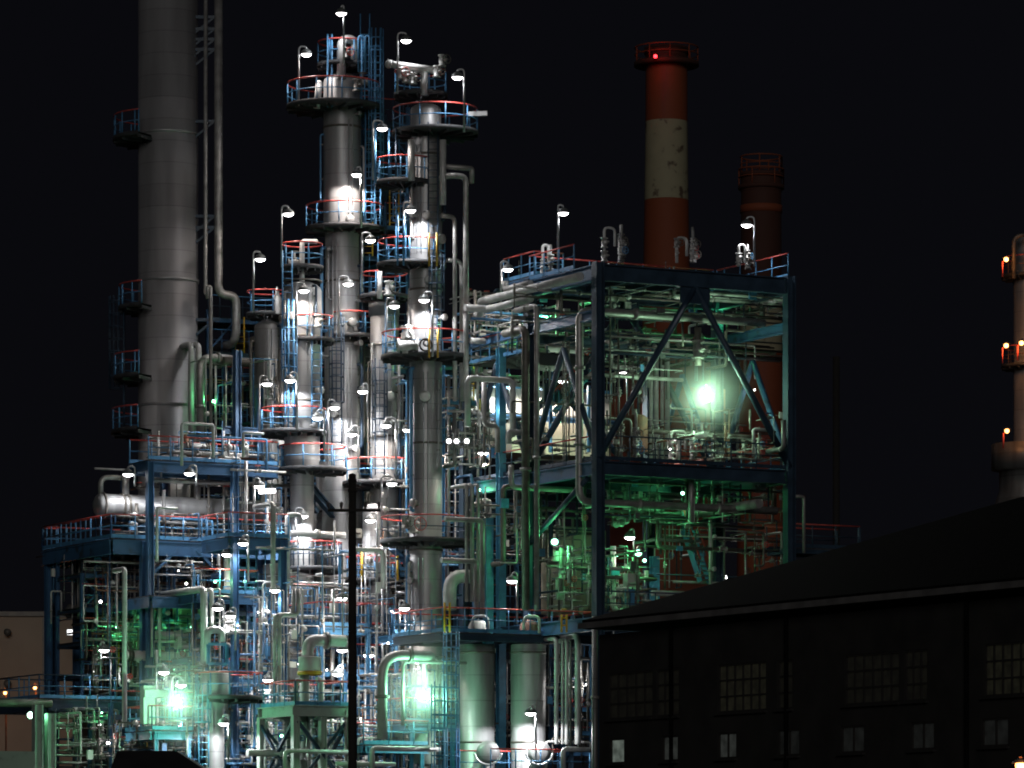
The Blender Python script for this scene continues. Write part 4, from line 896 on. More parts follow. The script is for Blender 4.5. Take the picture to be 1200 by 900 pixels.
for (c_, x1, dp, rl, lb) in (((298, 752, 203.5), 342, 2, 'fr', 'narrow railed catwalk beside the bent downpipe pair'), ((412, 757, 205.5), 446, 2, 'fr', 'narrow railed catwalk just above the rusty pot landing'),
    ((452, 812, 203.5), 482, 2, 'fr', 'narrow railed catwalk behind the inverted U pipe'), ((222, 769, 202.5), 262, 2, 'fr', 'narrow railed catwalk behind the bright blue square frame'), ((340, 712, 205), 374, 2, 'f', 'narrow railed catwalk under the barred platform'),
    ((455, 668, 207.5), 484, 2, 'f', 'narrow railed catwalk behind the slender column by the pole'), ((262, 842, 202.5), 306, 2, 'f', 'narrow railed catwalk between the drum headed vessel and the steel table'), ((340, 790, 204), 372, 2, 'f', 'narrow railed catwalk behind the stubby drum'),
    ((400, 838, 204), 440, 2, 'f', 'narrow railed catwalk low behind the pole and the steel table'), ((460, 780, 206), 484, 2, 'f', 'narrow railed catwalk at the foot of the slender column'), ((430, 545, 212), 482, 2, 'f', 'narrow railed catwalk between caged and slender columns'), ((268, 668, 203), 300, 2, 'f', 'narrow railed catwalk behind the white filter pot')):
    deck(lb, c_, x1, dp, rails=rl, bh=.22, joists=False, step=.9)
rack('blue steel staging of four levels behind the tall standpipe', 96, 172, 206, 3, [672, 712, 752, 790], 818, 2, 31)
rack('blue steel staging behind the fat bent pipe and the level green pipes', 178, 304, 207.5, 3.5, [668, 712, 742, 775, 812, 850], 1078, 4, 32)
rack('slim blue staging between the drum headed vessel and the steel table', 262, 318, 202, 2, [716, 745, 782, 812, 846, 876], 1078, 2, 33)
rack('tall blue staging behind the lower columns and the utility pole', 296, 484, 213.2, 3, [452, 492, 530, 575, 622, 660, 705, 745, 790, 835, 872], 1078, 5, 34)
rack('slim tall staging between the two tallest columns', 424, 478, 213.6, 2.5, [140, 178, 222, 262, 300, 345, 392, 430], 1078, 2, 35)
rack('dim staging between the flue stack and the low vent platform', 244, 330, 214.5, 3, [372, 412, 455, 498], 536, 3, 36)
rack('staging with level pipes between silo and warehouse', 645, 693, 203, 2, [770, 800, 828, 856, 880], 1078, 2, 37)
rack('dim staging behind the riser trio under the middle floor', 556, 640, 208.5, 3, [588, 630, 672, 712], 1078, 3, 38)
rack('narrow staging just past the slender column behind the risers', 519, 562, 209, 2.5, [428, 468, 508, 545], 1078, 2, 39)
rack('low staging beneath the white flood lamp', 130, 228, 202, 2.5, [838, 868, 892], 1078, 3, 40)
rack('slim staging behind the inverted U pipe by the pole', 420, 486, 205.5, 2.5, [735, 768, 800, 838, 870], 1078, 2, 41)
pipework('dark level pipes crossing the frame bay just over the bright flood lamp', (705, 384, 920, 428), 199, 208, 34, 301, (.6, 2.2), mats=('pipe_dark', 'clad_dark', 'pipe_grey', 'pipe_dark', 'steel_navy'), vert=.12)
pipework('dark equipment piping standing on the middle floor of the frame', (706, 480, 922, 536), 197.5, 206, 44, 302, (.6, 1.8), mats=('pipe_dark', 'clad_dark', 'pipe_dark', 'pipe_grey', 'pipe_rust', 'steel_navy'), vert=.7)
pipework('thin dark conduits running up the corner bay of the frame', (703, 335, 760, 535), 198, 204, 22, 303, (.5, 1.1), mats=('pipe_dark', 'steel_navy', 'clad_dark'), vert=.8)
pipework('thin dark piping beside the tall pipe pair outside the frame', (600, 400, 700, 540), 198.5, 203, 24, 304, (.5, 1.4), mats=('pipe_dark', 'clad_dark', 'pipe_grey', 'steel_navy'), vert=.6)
pipework('dim level pipes on the ledge above the tall pipe pair', (552, 362, 690, 398), 203, 208, 26, 305, (.6, 1.8), mats=('pipe_grey', 'clad_dark', 'pipe_white', 'pipe_dark', 'rail_blue'), vert=.25)
pipework('fine bright piping packed around the small blue landings by the pole', (300, 640, 410, 820), 199.8, 204, 44, 306, (.45, 1.2), mats=('pipe_white', 'pipe_grey', 'rail_blue', 'pipe_dark', 'steel_blue', 'galv'), vert=.5)
pipework('fine piping packed low beside the drum headed vessel foot', (225, 690, 310, 890), 199, 203, 44, 307, (.45, 1.2), mats=('pipe_white', 'pipe_grey', 'rail_blue', 'pipe_dark', 'steel_blue', 'galv'), vert=.5)
pipework('fine piping packed behind the pole below the caged column', (415, 640, 482, 880), 202.5, 206, 40, 308, (.45, 1.2), mats=('pipe_white', 'pipe_grey', 'rail_blue', 'pipe_dark', 'steel_blue', 'galv'), vert=.5)
pipework('fine piping packed under the lower blue deck', (98, 648, 232, 815), 202.8, 206, 50, 309, (.45, 1.3), mats=('pipe_grey', 'pipe_dark', 'clad_dark', 'pipe_white', 'steel_blue', 'pipe_rust'), vert=.5)
# twin silos
for (q, lb) in ((559, 'twin silo beside the green flood glow, green lit along one side'), (619, 'twin silo nearer the warehouse with a dome lamp before it')):
    s_ = Col('storage_silo', lb, 'silo', q, 199.5, 20.5, 756, dome=False, group='twin silos')
    s_.band(765, 21); s_.band(870, 21)
    m = MB(); m.lathe(P(q+13, 882, 197.9), [(.01, -.10), (S(9, 198), -.085), (S(11.5, 198), -.02), (S(11.5, 198), 0), (S(14, 198), .02), (S(14, 198), .1), (S(10, 198), .12), (S(10, 198), .9)], 24, axis=Vector((0, 1, 0))); m.build('manhole', 'clad_dark', s_.o)
    m = MB(); m.ring(P(q+13, 880, 197.4), S(16, 198), .05, a0=10, a1=170, axis=Vector((0, -1, 0))); m.build('manhole_hinge', 'galv', s_.o)
deck('dark railed deck on top of the twin silos', (519, 740, 197), 697, 5, rails='fblr', bh=.3, mid='rail_blue', post=((.99, .9),), beam='steel_navy', step=1.1)
for (q, lb) in ((560, 'low domed hatch with a pipe hoop on the silo deck by the yellow gate'), (620, 'low domed hatch with a pipe hoop on the silo deck, rustier one')):
    t = thing('roof_hatch', lb, 'hatch', P(q, 741, 199.5)); m = MB(); m.lathe(P(q, 741, 199.5), [(S(11, 199), 0), (S(11, 199), .3), (S(8, 199), .5), (.01, .6)], 20); m.build('cover', 'panel_white' if q < 600 else 'pink', t)
    m = MB(); m.tube([P(q-6, 738, 198.8), P(q-6, 722, 198.8), P(q+12, 722, 198.8), P(q+12, 742, 198.8)], .07, 7, bend=.25); m.build('hoop', 'pipe_white', t)
for (q, lb) in ((524, 'yellow ladder gate on the silo deck by the slender column'), (661, 'yellow ladder gate on the silo deck near the warehouse')):
    t = thing('ladder_gate', lb, 'gate', P(q, 741, 196.8))
    for d_ in (-3, 3): m = MB(); m.tube([P(q+d_, 741, 196.8), P(q+d_, 706 if q < 600 else 720, 196.8)], .055, 6); m.build('post', 'yellow', t)
    m = MB()
    for w in (712, 722, 731): m.tube([P(q-3, w+2, 196.8), P(q+3, w+2, 196.8)], .035, 5)
    m.build('rung', 'yellow', t)
deck('low walkway with red rail before the twin silos', (575, 906, 195.5), 694, 3, rails='fb', bh=.4, post=((.02, 0), (.97, 0)), mid='rail_blue')
for i, (q, w, y0) in enumerate(((652, 2.6, 748), (659, 1.6, 752), (664, 2.4, 750), (677, 3.6, 745))):
    pipe('plumb grey pipe between silo and warehouse, %s' % ('next to the silo', 'thinnest one', 'third from the silo', 'thickest one')[i], w, 'pipe_white', (q, 872, 198.5), ('z', y0), ('V', 2))
pipe('tall whitish pipe standing right at the warehouse corner', 3.6, 'clad_dark', (697, 1040, 194), ('z', 722), bend=0, flanges=2)
pipe('pale crook pipe low beside the warehouse corner', 3, 'pipe_white', (660, 905, 195.5), ('z', 878), ('u', 693), bend=.2)

# clutter in the left and middle
for (r_, a, b, n, sd, lb) in (
    ((100, 655, 170, 730), 204, 210, 16, 201, 'dim pipe thicket under the outer end of the lower blue deck'),
    ((172, 648, 262, 700), 203, 208, 16, 202, 'pipes and valves hung under the lower blue deck'),
    ((95, 730, 168, 812), 204, 210, 16, 203, 'green lit pipe thicket behind the tall pale standpipe'),
    ((180, 705, 300, 790), 203, 209, 22, 204, 'green lit pipe thicket behind the blue landing'),
    ((60, 830, 140, 905), 199, 206, 18, 205, 'dark pipe bundle by the green lit corner pillars'),
    ((140, 845, 225, 885), 198, 203, 14, 206, 'dark pipes low beneath the white flood lamp'),
    ((225, 700, 320, 790), 200.5, 204, 16, 207, 'bright thin pipes around the twin dome lamps'),
    ((262, 800, 325, 895), 199.5, 205, 20, 208, 'bright pipes and valves beside the drum headed vessel'),
    ((300, 690, 375, 825), 201, 207, 20, 209, 'pipes between the barred platform and the steel table'),
    ((370, 690, 440, 825), 204, 209, 18, 210, 'pipes and valves behind the railed pole landing'),
    ((312, 832, 408, 900), 196, 202, 16, 211, 'pipes filling the space under the steel table'),
    ((420, 790, 480, 900), 199, 206, 18, 212, 'bright pipes behind the inverted U pipe'),
    ((480, 770, 540, 890), 200, 205, 16, 213, 'green lit pipes behind the flood glow'),
    ((455, 690, 520, 770), 206, 210, 14, 214, 'dim pipes around the foot of the slender column'),
    ((270, 540, 335, 640), 203, 209, 14, 215, 'pipes and conduits between the long vessel and the columns'),
    ((175, 552, 265, 630), 206, 210, 12, 216, 'pipes and conduits behind the long horizontal vessel'),
    ((360, 400, 480, 560), 211, 215, 18, 217, 'thin risers between the tall columns'),
    ((240, 420, 330, 540), 209, 214, 14, 218, 'dim risers between the flue stack and the columns'),
    ((455, 440, 490, 640), 207, 212, 12, 219, 'risers between the caged column and the slender column'),
    ((400, 560, 480, 690), 210, 214, 14, 220, 'pipes behind the utility pole crossarm'),
    ((180, 505, 320, 536), 203.6, 209, 14, 221, 'small piping laid on the upper blue deck'),
    ((519, 440, 560, 700), 205, 210, 14, 223, 'dim risers just past the slender column, behind the tall plain riser'),
    ((300, 560, 375, 690), 211.5, 215, 12, 224, 'pipes in the shade behind the barred platform'),
    ((60, 650, 110, 725), 207, 212, 8, 225, 'small bent pipes at the outer corner of the blue tower'),
    ((170, 780, 240, 850), 199.5, 203, 12, 226, 'thin pipes just behind the white flood lamp'),
    ((420, 620, 480, 700), 206, 209, 9, 227, 'thin pipes along the lower pole columns'),
    ((135, 602, 265, 630), 203.4, 208, 14, 222, 'small piping laid on the lower blue deck')):
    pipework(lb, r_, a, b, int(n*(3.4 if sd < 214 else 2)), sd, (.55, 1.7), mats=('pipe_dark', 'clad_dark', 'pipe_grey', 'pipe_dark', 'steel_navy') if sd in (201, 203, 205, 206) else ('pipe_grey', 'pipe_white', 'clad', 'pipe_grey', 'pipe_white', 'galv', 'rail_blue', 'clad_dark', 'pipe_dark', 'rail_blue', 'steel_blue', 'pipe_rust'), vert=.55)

# ------------------------------------------------------------------ utility pole in front
PY_ = 110
up = thing('utility_pole', 'black silhouetted utility pole with a crossarm before the plant', 'pole', P(413, YH, PY_)); up.location.z = 0; ORG[up.name] = Vector(up.location)
c = P(413, YH, PY_); c.z = 0
m = MB(); zt3 = zat(556, PY_); m.lathe(c, [(.125, 0), (.092, zt3), (.02, zt3+.03)], 16); m.build('post', 'pole', up)
m = MB(); m.bar(P(384, 598, PY_-.13), P(446, 598, PY_-.13), .06, .07); m.build('crossarm', 'pole', up)
for s_ in (): m = MB(); m.bar(P(413+s_*2, 630, PY_-.14), P(413+s_*22, 600, PY_-.15), .04); m.build('brace', 'pole', up)
for q in (385, 400, 428, 444): m = MB(); m.lathe(P(q, 596, PY_-.16), [(.02, -.02), (.03, .05), (.05, .06), (.03, .1), (.05, .11), (.03, .16), (.005, .18)], 10); m.build('insulator', 'porcelain', up)
for w in (563, 575, 740, 790): m = MB(); m.lathe(P(413, w, PY_), [(.10, -.04), (.112, -.04), (.112, .04), (.10, .04)], 12); m.build('band', 'pole', up)
t = thing('sign_plate', 'small white lit plate with a dark slot beside the pole', 'sign', P(419, 626, 205)); m = MB(); m.box(P(419, 625, 205), .42, .08, .42); m.build('plate', 'panel_white', t); m = MB(); m.box(P(420, 625, 204.9), .2, .06, .08); m.build('slot', 'pipe_dark', t)

# ------------------------------------------------------------------ dark warehouse on the right
D = Vector((.513, -.858, 0)).normalized(); NN = Vector((.858, .513, 0)).normalized()
B0 = P(706, YH, 150); B0.z = 0; ze = zat(737, 150); LB, WB = 34.0, 20.0
wh = thing('warehouse', 'dark corrugated warehouse with a low hipped roof', 'building', B0)
def BP(d, n, z): return B0+D*d+NN*n+Z*z
def wallrun(n0, d0, d1, z0, z1, nm='wall', mt='shed_wall'):
    m = MB(); m.obox(BP((d0+d1)/2, n0+.1, (z0+z1)/2), (D, NN, Z), ((d1-d0)/2, .1, (z1-z0)/2)); return m.build(nm, mt, wh)
def dpx(px):
    k = (px-600)/F; return (k*B0.y-B0.x)/(D.x-k*D.y)
def dz(px, py): d = dpx(px); return zat(py, BP(d, 0, 0).y)
small = [(723, 17, 880, 'pane_lit', 1), (785, 19, 877, 'pane_mid', 1), (852, 22, 874, 'pane_mid', 2), (924, 26, 869, 'pane_low', 2), (999, 28, 866, 'pane_low', 2), (1081, 28, 861, 'pane_low', 2), (1166, 32, 856, 'pane_low', 2)]
bigs = [(713, 765, 822, 'pane_faint', 5), (769, 796, 821, 'pane_faint', 3), (841, 898, 805, 'pane_dim', 6), (911, 929, 804, 'pane_faint', 2), (990, 1054, 792, 'pane_faint', 6), (1060, 1087, 790, 'pane_faint', 3), (1153, 1216, 778, 'pane_dim', 6)]
zs0, zs1 = dz(785, 892), dz(785, 862); zb0, zb1 = dz(870, 834), dz(870, 777)
# wall built in strips round the openings, so that the windows sit in real recesses
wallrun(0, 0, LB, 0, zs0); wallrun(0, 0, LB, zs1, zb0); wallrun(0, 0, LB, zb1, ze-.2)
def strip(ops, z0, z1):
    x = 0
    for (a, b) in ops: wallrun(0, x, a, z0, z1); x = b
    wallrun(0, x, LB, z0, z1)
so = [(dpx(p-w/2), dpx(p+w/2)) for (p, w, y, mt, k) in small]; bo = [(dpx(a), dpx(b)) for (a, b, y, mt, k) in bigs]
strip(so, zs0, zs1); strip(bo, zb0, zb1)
def window(a, b, z0, z1, cols, rows, mt, nm='window', dead=()):
    m = MB()
    for (p, q, r_, s_) in ((a, b, z0, z0+.06), (a, b, z1-.06, z1), (a, a+.05, z0+.06, z1-.06), (b-.05, b, z0+.06, z1-.06)):
        m.obox(BP((p+q)/2, .06, (r_+s_)/2), (D, NN, Z), ((q-p)/2, .04, (s_-r_)/2))
    for i in range(1, cols): x = a+(b-a)*i/cols; m.obox(BP(x, .06, (z0+z1)/2), (D, NN, Z), (.02, .03, (z1-z0)/2-.06))
    for i in range(1, rows): z = z0+(z1-z0)*i/rows; m.obox(BP((a+b)/2, .062, z), (D, NN, Z), ((b-a)/2-.05, .03, .03))
    f_ = m.build(nm, 'pole', wh)
    m = MB(); m.obox(BP((a+b)/2, .1, (z0+z1)/2), (D, NN, Z), ((b-a)/2-.01, .01, (z1-z0)/2-.01)); m.build('pane', mt, f_)
    m = MB(); m.obox(BP((a+b)/2, -.04, z0-.04), (D, NN, Z), ((b-a)/2+.06, .08, .035)); m.build('sill', 'shed_wall', f_)
for (a, b), (p, w, y, mt, k) in zip(so, small): window(a, b, zs0, zs1, k, 1, mt)
for (a, b), (p, q, y, mt, k) in zip(bo, bigs): window(a, b, zb0, zb1, k, 3, mt)
m = MB(); m.obox(BP(-.1, WB/2, (ze-.2)/2), (D, NN, Z), (.1, WB/2, (ze-.2)/2)); m.build('wall', 'shed_wall', wh)
m = MB(); m.obox(BP(LB/2, WB, (ze-.2)/2), (D, NN, Z), (LB/2, .1, (ze-.2)/2)); m.build('wall', 'shed_wall', wh)
m = MB(); sl = .385; hr = WB/2*sl-.25; o_ = .5
A_, B_, C_, E_ = BP(-o_, -o_, ze), BP(LB, -o_, ze), BP(LB, WB+o_, ze), BP(-o_, WB+o_, ze); r0, r1 = BP(WB/2, WB/2, ze+hr+.25), BP(LB, WB/2, ze+hr+.25)
th = Z*.3
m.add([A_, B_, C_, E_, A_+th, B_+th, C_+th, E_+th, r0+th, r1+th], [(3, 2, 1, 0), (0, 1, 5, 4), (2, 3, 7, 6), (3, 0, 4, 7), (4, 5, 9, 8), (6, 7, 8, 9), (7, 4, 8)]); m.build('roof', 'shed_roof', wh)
m = MB(); m.bar(BP(-o_, -o_-.1, ze+.1), BP(LB, -o_-.1, ze+.1), .16, .2); m.build('gutter', 'gutter', wh)
for d in (4.4, 11.1, 20.6, 24.8, 29):
    m = MB(); m.tube([BP(d, -.09, 0), BP(d, -.09, ze-.05)], .07, 8); m.build('downpipe', 'shed_roof', wh)
# ------------------------------------------------------------------ lamps
for (px, py, Y, arm, h, E, lb) in (
 (400, 16, 207.9, 3, 60, 1.20, 'mast lamp on the very top of the tallest column'),
 (359, 64, 208.8, -9, 60, 1.20, 'dome lamp on a bent post above the rim of the tallest column crown'),
 (476, 48, 202.4, -10, 62, 1.20, 'dome lamp on a bent post at the slender column head'),
 (536, 91, 201.6, 8, 64, 1.32, 'dome lamp leaning over the outer rim of the slender column crown'),
 (448, 151, 202.5, -11, 60, 1.20, 'dome lamp between the two tallest columns over a small round deck'),
 (418, 205, 207.9, 5, 62, 4.30, 'dome lamp right on the tallest column front below its crown'),
 (481, 247, 202.0, -8, 60, 4.01, 'dome lamp right on the slender column front above its double rail'),
 (338, 251, 206.2, -8, 62, 1.20, 'dome lamp on a bent post over the short bright column head'),
 (434, 282, 207.0, -10, 60, 1.44, 'dome lamp below the second platform of the tallest column'),
 (305, 304, 210.8, -8, 62, 1.20, 'dome lamp on a bent post over the low vent platform'),
 (356, 341, 204.9, -9, 58, 4.01, 'dome lamp right before the short bright column shoulder'),
 (408, 333, 207.6, -11, 62, 1.56, 'dome lamp before the tallest column at mid height'),
 (462, 359, 206.8, -9, 60, 1.44, 'dome lamp beside the caged column head'),
 (497, 352, 201.9, 10, 66, 4.59, 'added dome lamp before the slender column over the black wheel ring'),  # added lamp, makes the bright spot above the wheel ring
 (660, 250, 199.5, -6, 68, 1.32, 'dome lamp on a tall post at the frame roof corner'),
 (595, 316, 203.5, -8, 55, 1.20, 'dome lamp on a bent post by the pipe climbing to the roof'),
 (875, 264, 199.5, 9, 48, 1.44, 'dome lamp on a short post at the far end of the frame roof'),
 (313, 450, 206.8, -9, 58, 1.32, 'dome lamp on a bent post near the blue pillars'),
 (340, 446, 204.6, 8, 58, 4.30, 'added dome lamp facing the short bright column above its round deck'),  # lamp added for the lit cone on the short column
 (372, 490, 204.6, 8, 40, 1.44, 'dome lamp on a bent arm over the double round decks'),
 (392, 478, 207.6, -8, 66, 4.01, 'dome lamp added to light the tallest column foot above the long red rail'),  # added source for the bright column foot
 (412, 509, 206.6, 8, 45, 1.44, 'dome lamp beside the long red rail'),
 (425, 459, 207.4, 6, 30, 0.96, 'round white lamp beside the caged column, half way up'),
 (452, 499, 206.2, 12, 66, 4.59, 'dome lamp added to light the caged column front'),  # added to throw a lit cone on the caged column
 (478, 504, 206.0, 5, 40, 1.20, 'dome lamp between the caged column and the slender column'),
 (459, 567, 204.6, -12, 62, 1.56, 'dome lamp on a straight post under the caged column deck'),
 (355, 605, 205.6, -9, 20, 4.01, 'dome lamp over the white bridging pipe'),
 (285, 637, 200.2, 6, 45, 1.20, 'dome lamp on a blue post below the railed lamp landing'),
 (304, 570, 203.4, -6, 45, 1.32, 'dome lamp beside the long vessel end'),
 (566, 531, 203.2, 8, 30, 1.56, 'dome lamp just under the row of three round lights'),
 (637, 420, 206.4, 7, 50, 4.01, 'dome lamp hung by the stair before the cream cabin'),
 (728, 437, 209.5, 7, 40, 1.32, 'small dome lamp deep in the frame by the slim white posts'),
 (600, 681, 198.9, 6, 50, 1.08, 'dome lamp alone over the silo deck'),
 (622, 836, 196.9, 6, 60, 4.59, 'dome lamp right before the silo nearer the warehouse'),
 (738, 630, 200.5, 5, 30, 0.60, 'small white dome lamp between the two green flood lamps'),
 (401, 701, 201.2, -10, 40, 1.44, 'dome lamp over the rust stained pot by the pole'),
 (401, 762, 200.2, 8, 40, 1.44, 'dome lamp over the white elbow duct end'),
 (474, 713, 202.2, -6, 50, 1.20, 'flat topped lamp on a white post by the slender column foot'),
 (489, 775, 197.2, 10, 40, 1.08, 'dome lamp under the big inverted U pipe'),
 (255, 713, 199.6, 7, 40, 1.32, 'upper one of the twin dome lamps at the bent white pipe'),
 (270, 722, 199.2, 6, 40, 1.32, 'lower one of the twin dome lamps at the bent white pipe'),
 (192, 788, 198.3, -9, 60, 1.20, 'dome lamp on a bent post above the small pale cabinet'),
 (122, 762, 203.2, -4, 30, 1.20, 'flat lamp on a short white post over the dark walkway'),
 (212, 803, 198.6, -10, 30, 0.96, 'dome lamp above the white flood lamp glow'),
 (262, 848, 196.8, 6, 45, 4.30, 'dome lamp before the green lit foot of the drum headed vessel'),
 (322, 692, 201.6, -14, 50, 1.32, 'dome lamp on a long arm by the bent downpipe pair'),
 (314, 797, 200.8, 5, 30, 1.44, 'small dome lamp on the stacked blue landing'),
 (396, 790, 200.6, 6, 30, 1.44, 'dome lamp low behind the steel table rail'),
 (222, 555, 203.2, 8, 14, 2.05, 'small added dome lamp hung under the upper blue deck over the long vessel'),  # lamp added to brighten the long vessel under the deck
 (150, 556, 204.0, 8, 14, 1.6, 'small added dome lamp over the outer end of the long vessel'),  # second added lamp, brightens the outer vessel end
 (266, 650, 201.0, 5, 30, 1.32, 'added dome lamp above the white upright filter pot'),  # added lamp, no known source by the filter pot
 (434, 610, 205.4, 8, 40, 1.56, 'added dome lamp before the pale column behind the pole'),  # added lamp to light the column behind the pole
 (432, 768, 203.4, 8, 30, 1.44, 'added dome lamp near the rusty pot landing'),  # lamp added at the landing, no known source there
 (590, 447, 215.4, 8, 12, 5.00, 'dome lamp added to light the upper cream cabin wall'),  # added close to the cabin wall to brighten it
 (660, 447, 216.2, 8, 12, 5.00, 'added dome lamp under the cabin roof rail behind the stair'),  # second lamp added to brighten the cabin wall
 (557, 795, 196.9, 12, 60, 0.00, '')):
    if lb: lamp(px, py, Y, arm, h, lb, E)
t = thing('tube_light', 'bright level tube light beside the long vessel end', 'lamp', P(313, 576, 202.6)); m = MB(); m.tube([P(304, 576, 202.6), P(322, 575, 202.9)], .1, 8); m.build('tube', 'lamp_white', t); m = MB(); m.bar(P(304, 573, 202.7), P(322, 572, 203), .22, .06); m.build('housing', 'shade', t); spot(P(313, 579, 202.6), 130, parent=t)
for i, (q, lb) in enumerate(((526, 'round light first in the row of three, beside the slender column'), (535, 'round light in the middle of the row of three'), (547, 'round light last in the row of three'))):
    t = thing('round_light', lb, 'lamp', P(q, 517, 201.5), 'row of three round lights'); m = MB(); m.ball(P(q, 517, 201.5), .1); m.build('bulb', 'lamp_white', t); m = MB(); m.lathe(P(q, 517, 201.6), [(.15, 0), (.17, .04), (.06, .18)], 10, axis=Vector((0, 1, 0))); m.build('housing', 'shade', t); point(P(q, 517, 201.0), 5, (1, .97, .95), t)
# green and white flood lamps
G1 = (.14, 1, .32); G2 = (.24, 1, .44)
flood(828, 463, 199.4, 560, 'big dazzling flood lamp in the frame before the red chimney foot', (.55, 1, .62), .23)
flood(650, 635, 199.3, 130, 'upper green flood lamp beside the corner post', G1, .15, 'lamp_green_small')
flood(748, 648, 199.3, 130, 'lower green flood lamp beside the cyan lit post', G1, .15, 'lamp_green_small')
flood(208, 822, 196.6, 520, 'dazzling white flood lamp over the cyan lit railed stand', (.32, 1, .56), .17)
flood(497, 815, 196.8, 520, 'dazzling flood lamp under the big inverted U pipe', (.32, 1, .56), .18)
flood(36, 838, 200, 109, 'small green white flood lamp at the lower corner pillar', G2, .14)
flood(736, 350, 204, 120, 'added green flood lamp tucked under the frame roof near the corner post', G1, .10, 'lamp_green_small')  # unseen flood added to light the frame interior green
flood(842, 372, 205, 70, 'added green flood lamp tucked under the frame roof at the far bay', G1, .09, 'lamp_green_small')  # added out of sight, green light for the far bay
flood(640, 372, 206, 134, 'added green flood lamp hidden behind the tall pipe pair', G1, .09, 'lamp_green_small')  # added out of sight, green light outside the corner post
flood(590, 420, 209, 147, 'added green flood lamp among the level pipes behind the teal post', G1, .08, 'lamp_green_small')  # unseen flood added for green light on the level pipes
flood(655, 494, 214.2, 330, 'added pale flood lamp shining on the lower cream cabin wall', (.7, 1, .72), .09, 'lamp_green_small')  # added to brighten the lower cabin wall
flood(800, 578, 203, 50, 'added green flood lamp under the middle floor by the slanting duct', G1, .08, 'lamp_green_small')  # unseen flood added for green streaks under the middle floor
flood(250, 470, 211.4, 45, 'green flood lamp behind the flue stack foot', G1, .07, 'lamp_green_small')
flood(225, 735, 206, 160, 'green flood lamp deep among the level pipes under the blue landing', G1, .07, 'lamp_green_small')
flood(137, 735, 205.4, 55, 'green flood lamp deep in the pipe thicket behind the standpipe', G1, .06, 'lamp_green_small')
flood(330, 862, 190, 126, 'green flood lamp on the ground side of the steel table', G1, .05, 'lamp_green_small')
for (q, w, lb) in ((62, 796, 'orange lamp by the thin scaffold in front of the tan building'), (41, 806, 'dim orange lamp low before the tan building'), (6, 812, 'orange glow lamp at the tan building foot'), (1196, 897, 'lone orange lamp low at the warehouse end by the picture edge')):
    c = P(q, w, 240 if q < 600 else 120); t = thing('bulkhead_lamp', lb, 'lamp', c, 'orange lamps by the tan building' if q < 600 else None); m = MB(); m.ball(c, .15 if q > 50 else .1); m.build('bulb', 'lamp_orange', t); m = MB(); m.lathe(c, [(.05, .2), (.22, .1), (.24, .06)], 10); m.build('shade', 'shade', t); m = MB(); m.tube([c+Z*.2, c+Vector((0, .4, .2)), Vector((c.x, c.y+.4, 0))], .05, 6); m.build('post', 'pipe_rust', t); point(c+Vector((0, -.4, -.1)), 60, (1, .33, .1), t)

g = random.Random(77)
for (x0, y0, x1, y1, Y0, Y1, n, gr) in ((100, 660, 320, 885, 199.5, 205, 17, .3), (300, 690, 480, 885, 200, 206.00, 13, .15), (570, 345, 915, 535, 198.5, 206, 6, .5), (560, 570, 920, 700, 199, 206.00, 6, .6), (640, 760, 690, 870, 199, 203.00, 3, .1)):
    for i in range(n):
        c = P(g.uniform(x0, x1), g.uniform(y0, y1), g.uniform(Y0, Y1)); k = g.random() < gr; r_ = g.uniform(.03, .075)
        t = thing('bulkhead_lamp', 'tiny %s bulkhead lamp glinting among the pipes' % ('green' if k else 'white'), 'lamp', c, 'tiny %s bulkhead lamps' % ('green' if k else 'white'))
        m = MB(); m.ball(c, r_); m.build('bulb', 'lamp_green_small' if k else 'lamp_white', t); m = MB(); m.lathe(c+V*.04, [(r_*1.1, 0), (r_*1.4, .02), (r_*.8, r_*2), (.01, r_*2.1)], 10, axis=V); m.build('housing', 'shade', t)
        point(c-V*(r_*2+.05), 22, G1 if k else (1, .96, .93), t, rad=.06)
steam(828, 463, 199.0, 2.5, 'mist added for the glow round the big flood lamp in the frame')  # mist volume added to stand in for the lamp's glare
steam(211, 810, 196.6, 2.5, 'thin glowing steam rising round the white flood lamp by the cabinet', 1.25)
steam(498, 808, 196.8, 2.8, 'thin glowing steam round the flood lamp under the inverted U pipe', 1.2)
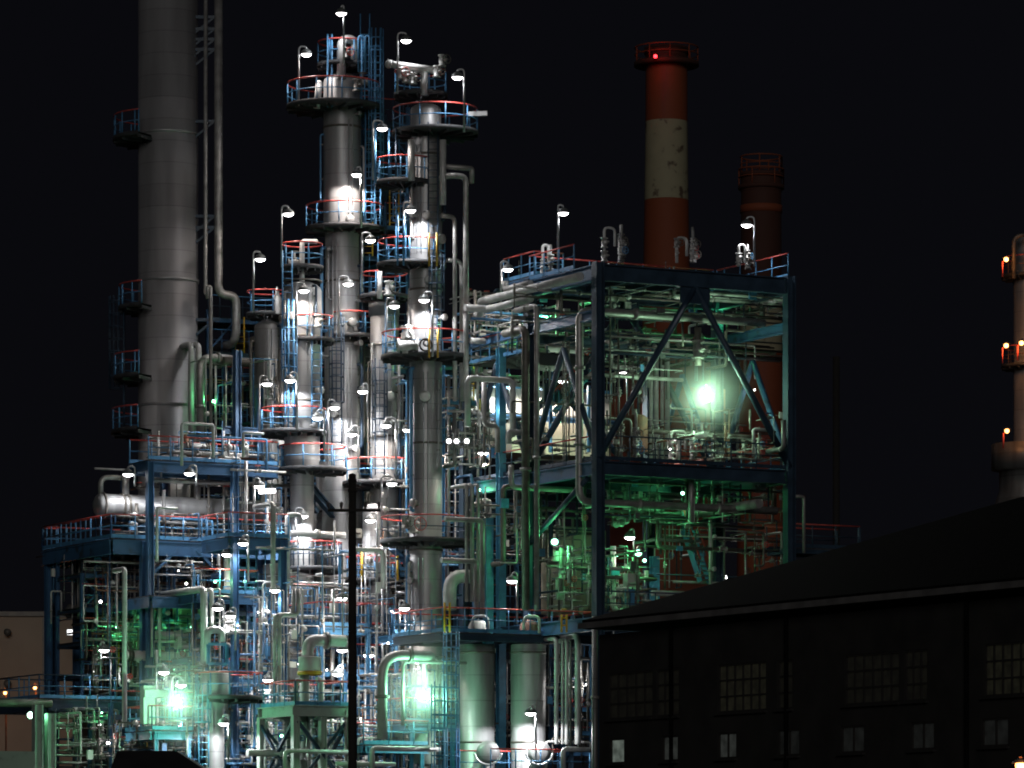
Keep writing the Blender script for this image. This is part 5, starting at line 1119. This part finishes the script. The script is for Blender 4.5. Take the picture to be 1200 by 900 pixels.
# ------------------------------------------------------------------ night sky, faint sky glow, camera
w = bpy.data.worlds.new('World'); sc.world = w; w.use_nodes = True; nt = w.node_tree
bg = nt.nodes['Background']; sk = nt.nodes.new('ShaderNodeTexSky'); sk.sky_type = 'NISHITA'; sk.sun_disc = False; sk.sun_elevation = R(28); sk.sun_rotation = R(205); sk.dust_density = 2
mx = nt.nodes.new('ShaderNodeMix'); mx.data_type = 'RGBA'; mx.blend_type = 'ADD'; mx.inputs['Factor'].default_value = 1
sc_ = nt.nodes.new('ShaderNodeVectorMath'); sc_.operation = 'SCALE'; sc_.inputs['Scale'].default_value = .00006
nt.links.new(sk.outputs[0], sc_.inputs[0]); nt.links.new(sc_.outputs[0], mx.inputs['A']); mx.inputs['B'].default_value = (.0025, .0025, .0036, 1)
nt.links.new(mx.outputs['Result'], bg.inputs[0]); bg.inputs[1].default_value = 1.0
sl_ = bpy.data.lights.new('sun', 'SUN'); sl_.energy = .30; sl_.angle = R(18); sl_.color = (1, .97, .94)
so_ = bpy.data.objects.new('sun', sl_); COL.objects.link(so_); so_.location = (30, -30, 60)
so_.rotation_euler = Vector((.02, .95, -.22)).to_track_quat('-Z', 'Y').to_euler()
cd = bpy.data.cameras.new('camera'); cam = bpy.data.objects.new('camera', cd); COL.objects.link(cam)
cam.location = (0, 0, CZ); cam.rotation_euler = (R(90), 0, 0); cd.sensor_width = 36; cd.lens = 36*F/1200; cd.shift_y = (YH-450)/1200; cd.clip_start = 1; cd.clip_end = 6000
sc.camera = cam
sc.view_settings.view_transform = 'Standard'; sc.view_settings.look = 'None'; sc.view_settings.exposure = 0; sc.view_settings.gamma = 1
cy = sc.cycles; cy.use_denoising = True; cy.denoising_prefilter = 'ACCURATE'; cy.denoising_input_passes = 'RGB_ALBEDO_NORMAL'; cy.volume_bounces = 0; cy.volume_step_rate = 1.0; cy.denoiser = 'OPENIMAGEDENOISE'; cy.max_bounces = 4; cy.diffuse_bounces = 2; cy.glossy_bounces = 2; cy.transmission_bounces = 1; cy.sample_clamp_indirect = 2; cy.use_light_tree = True; cy.pixel_filter_type = 'BLACKMAN_HARRIS'; cy.filter_width = 1.9
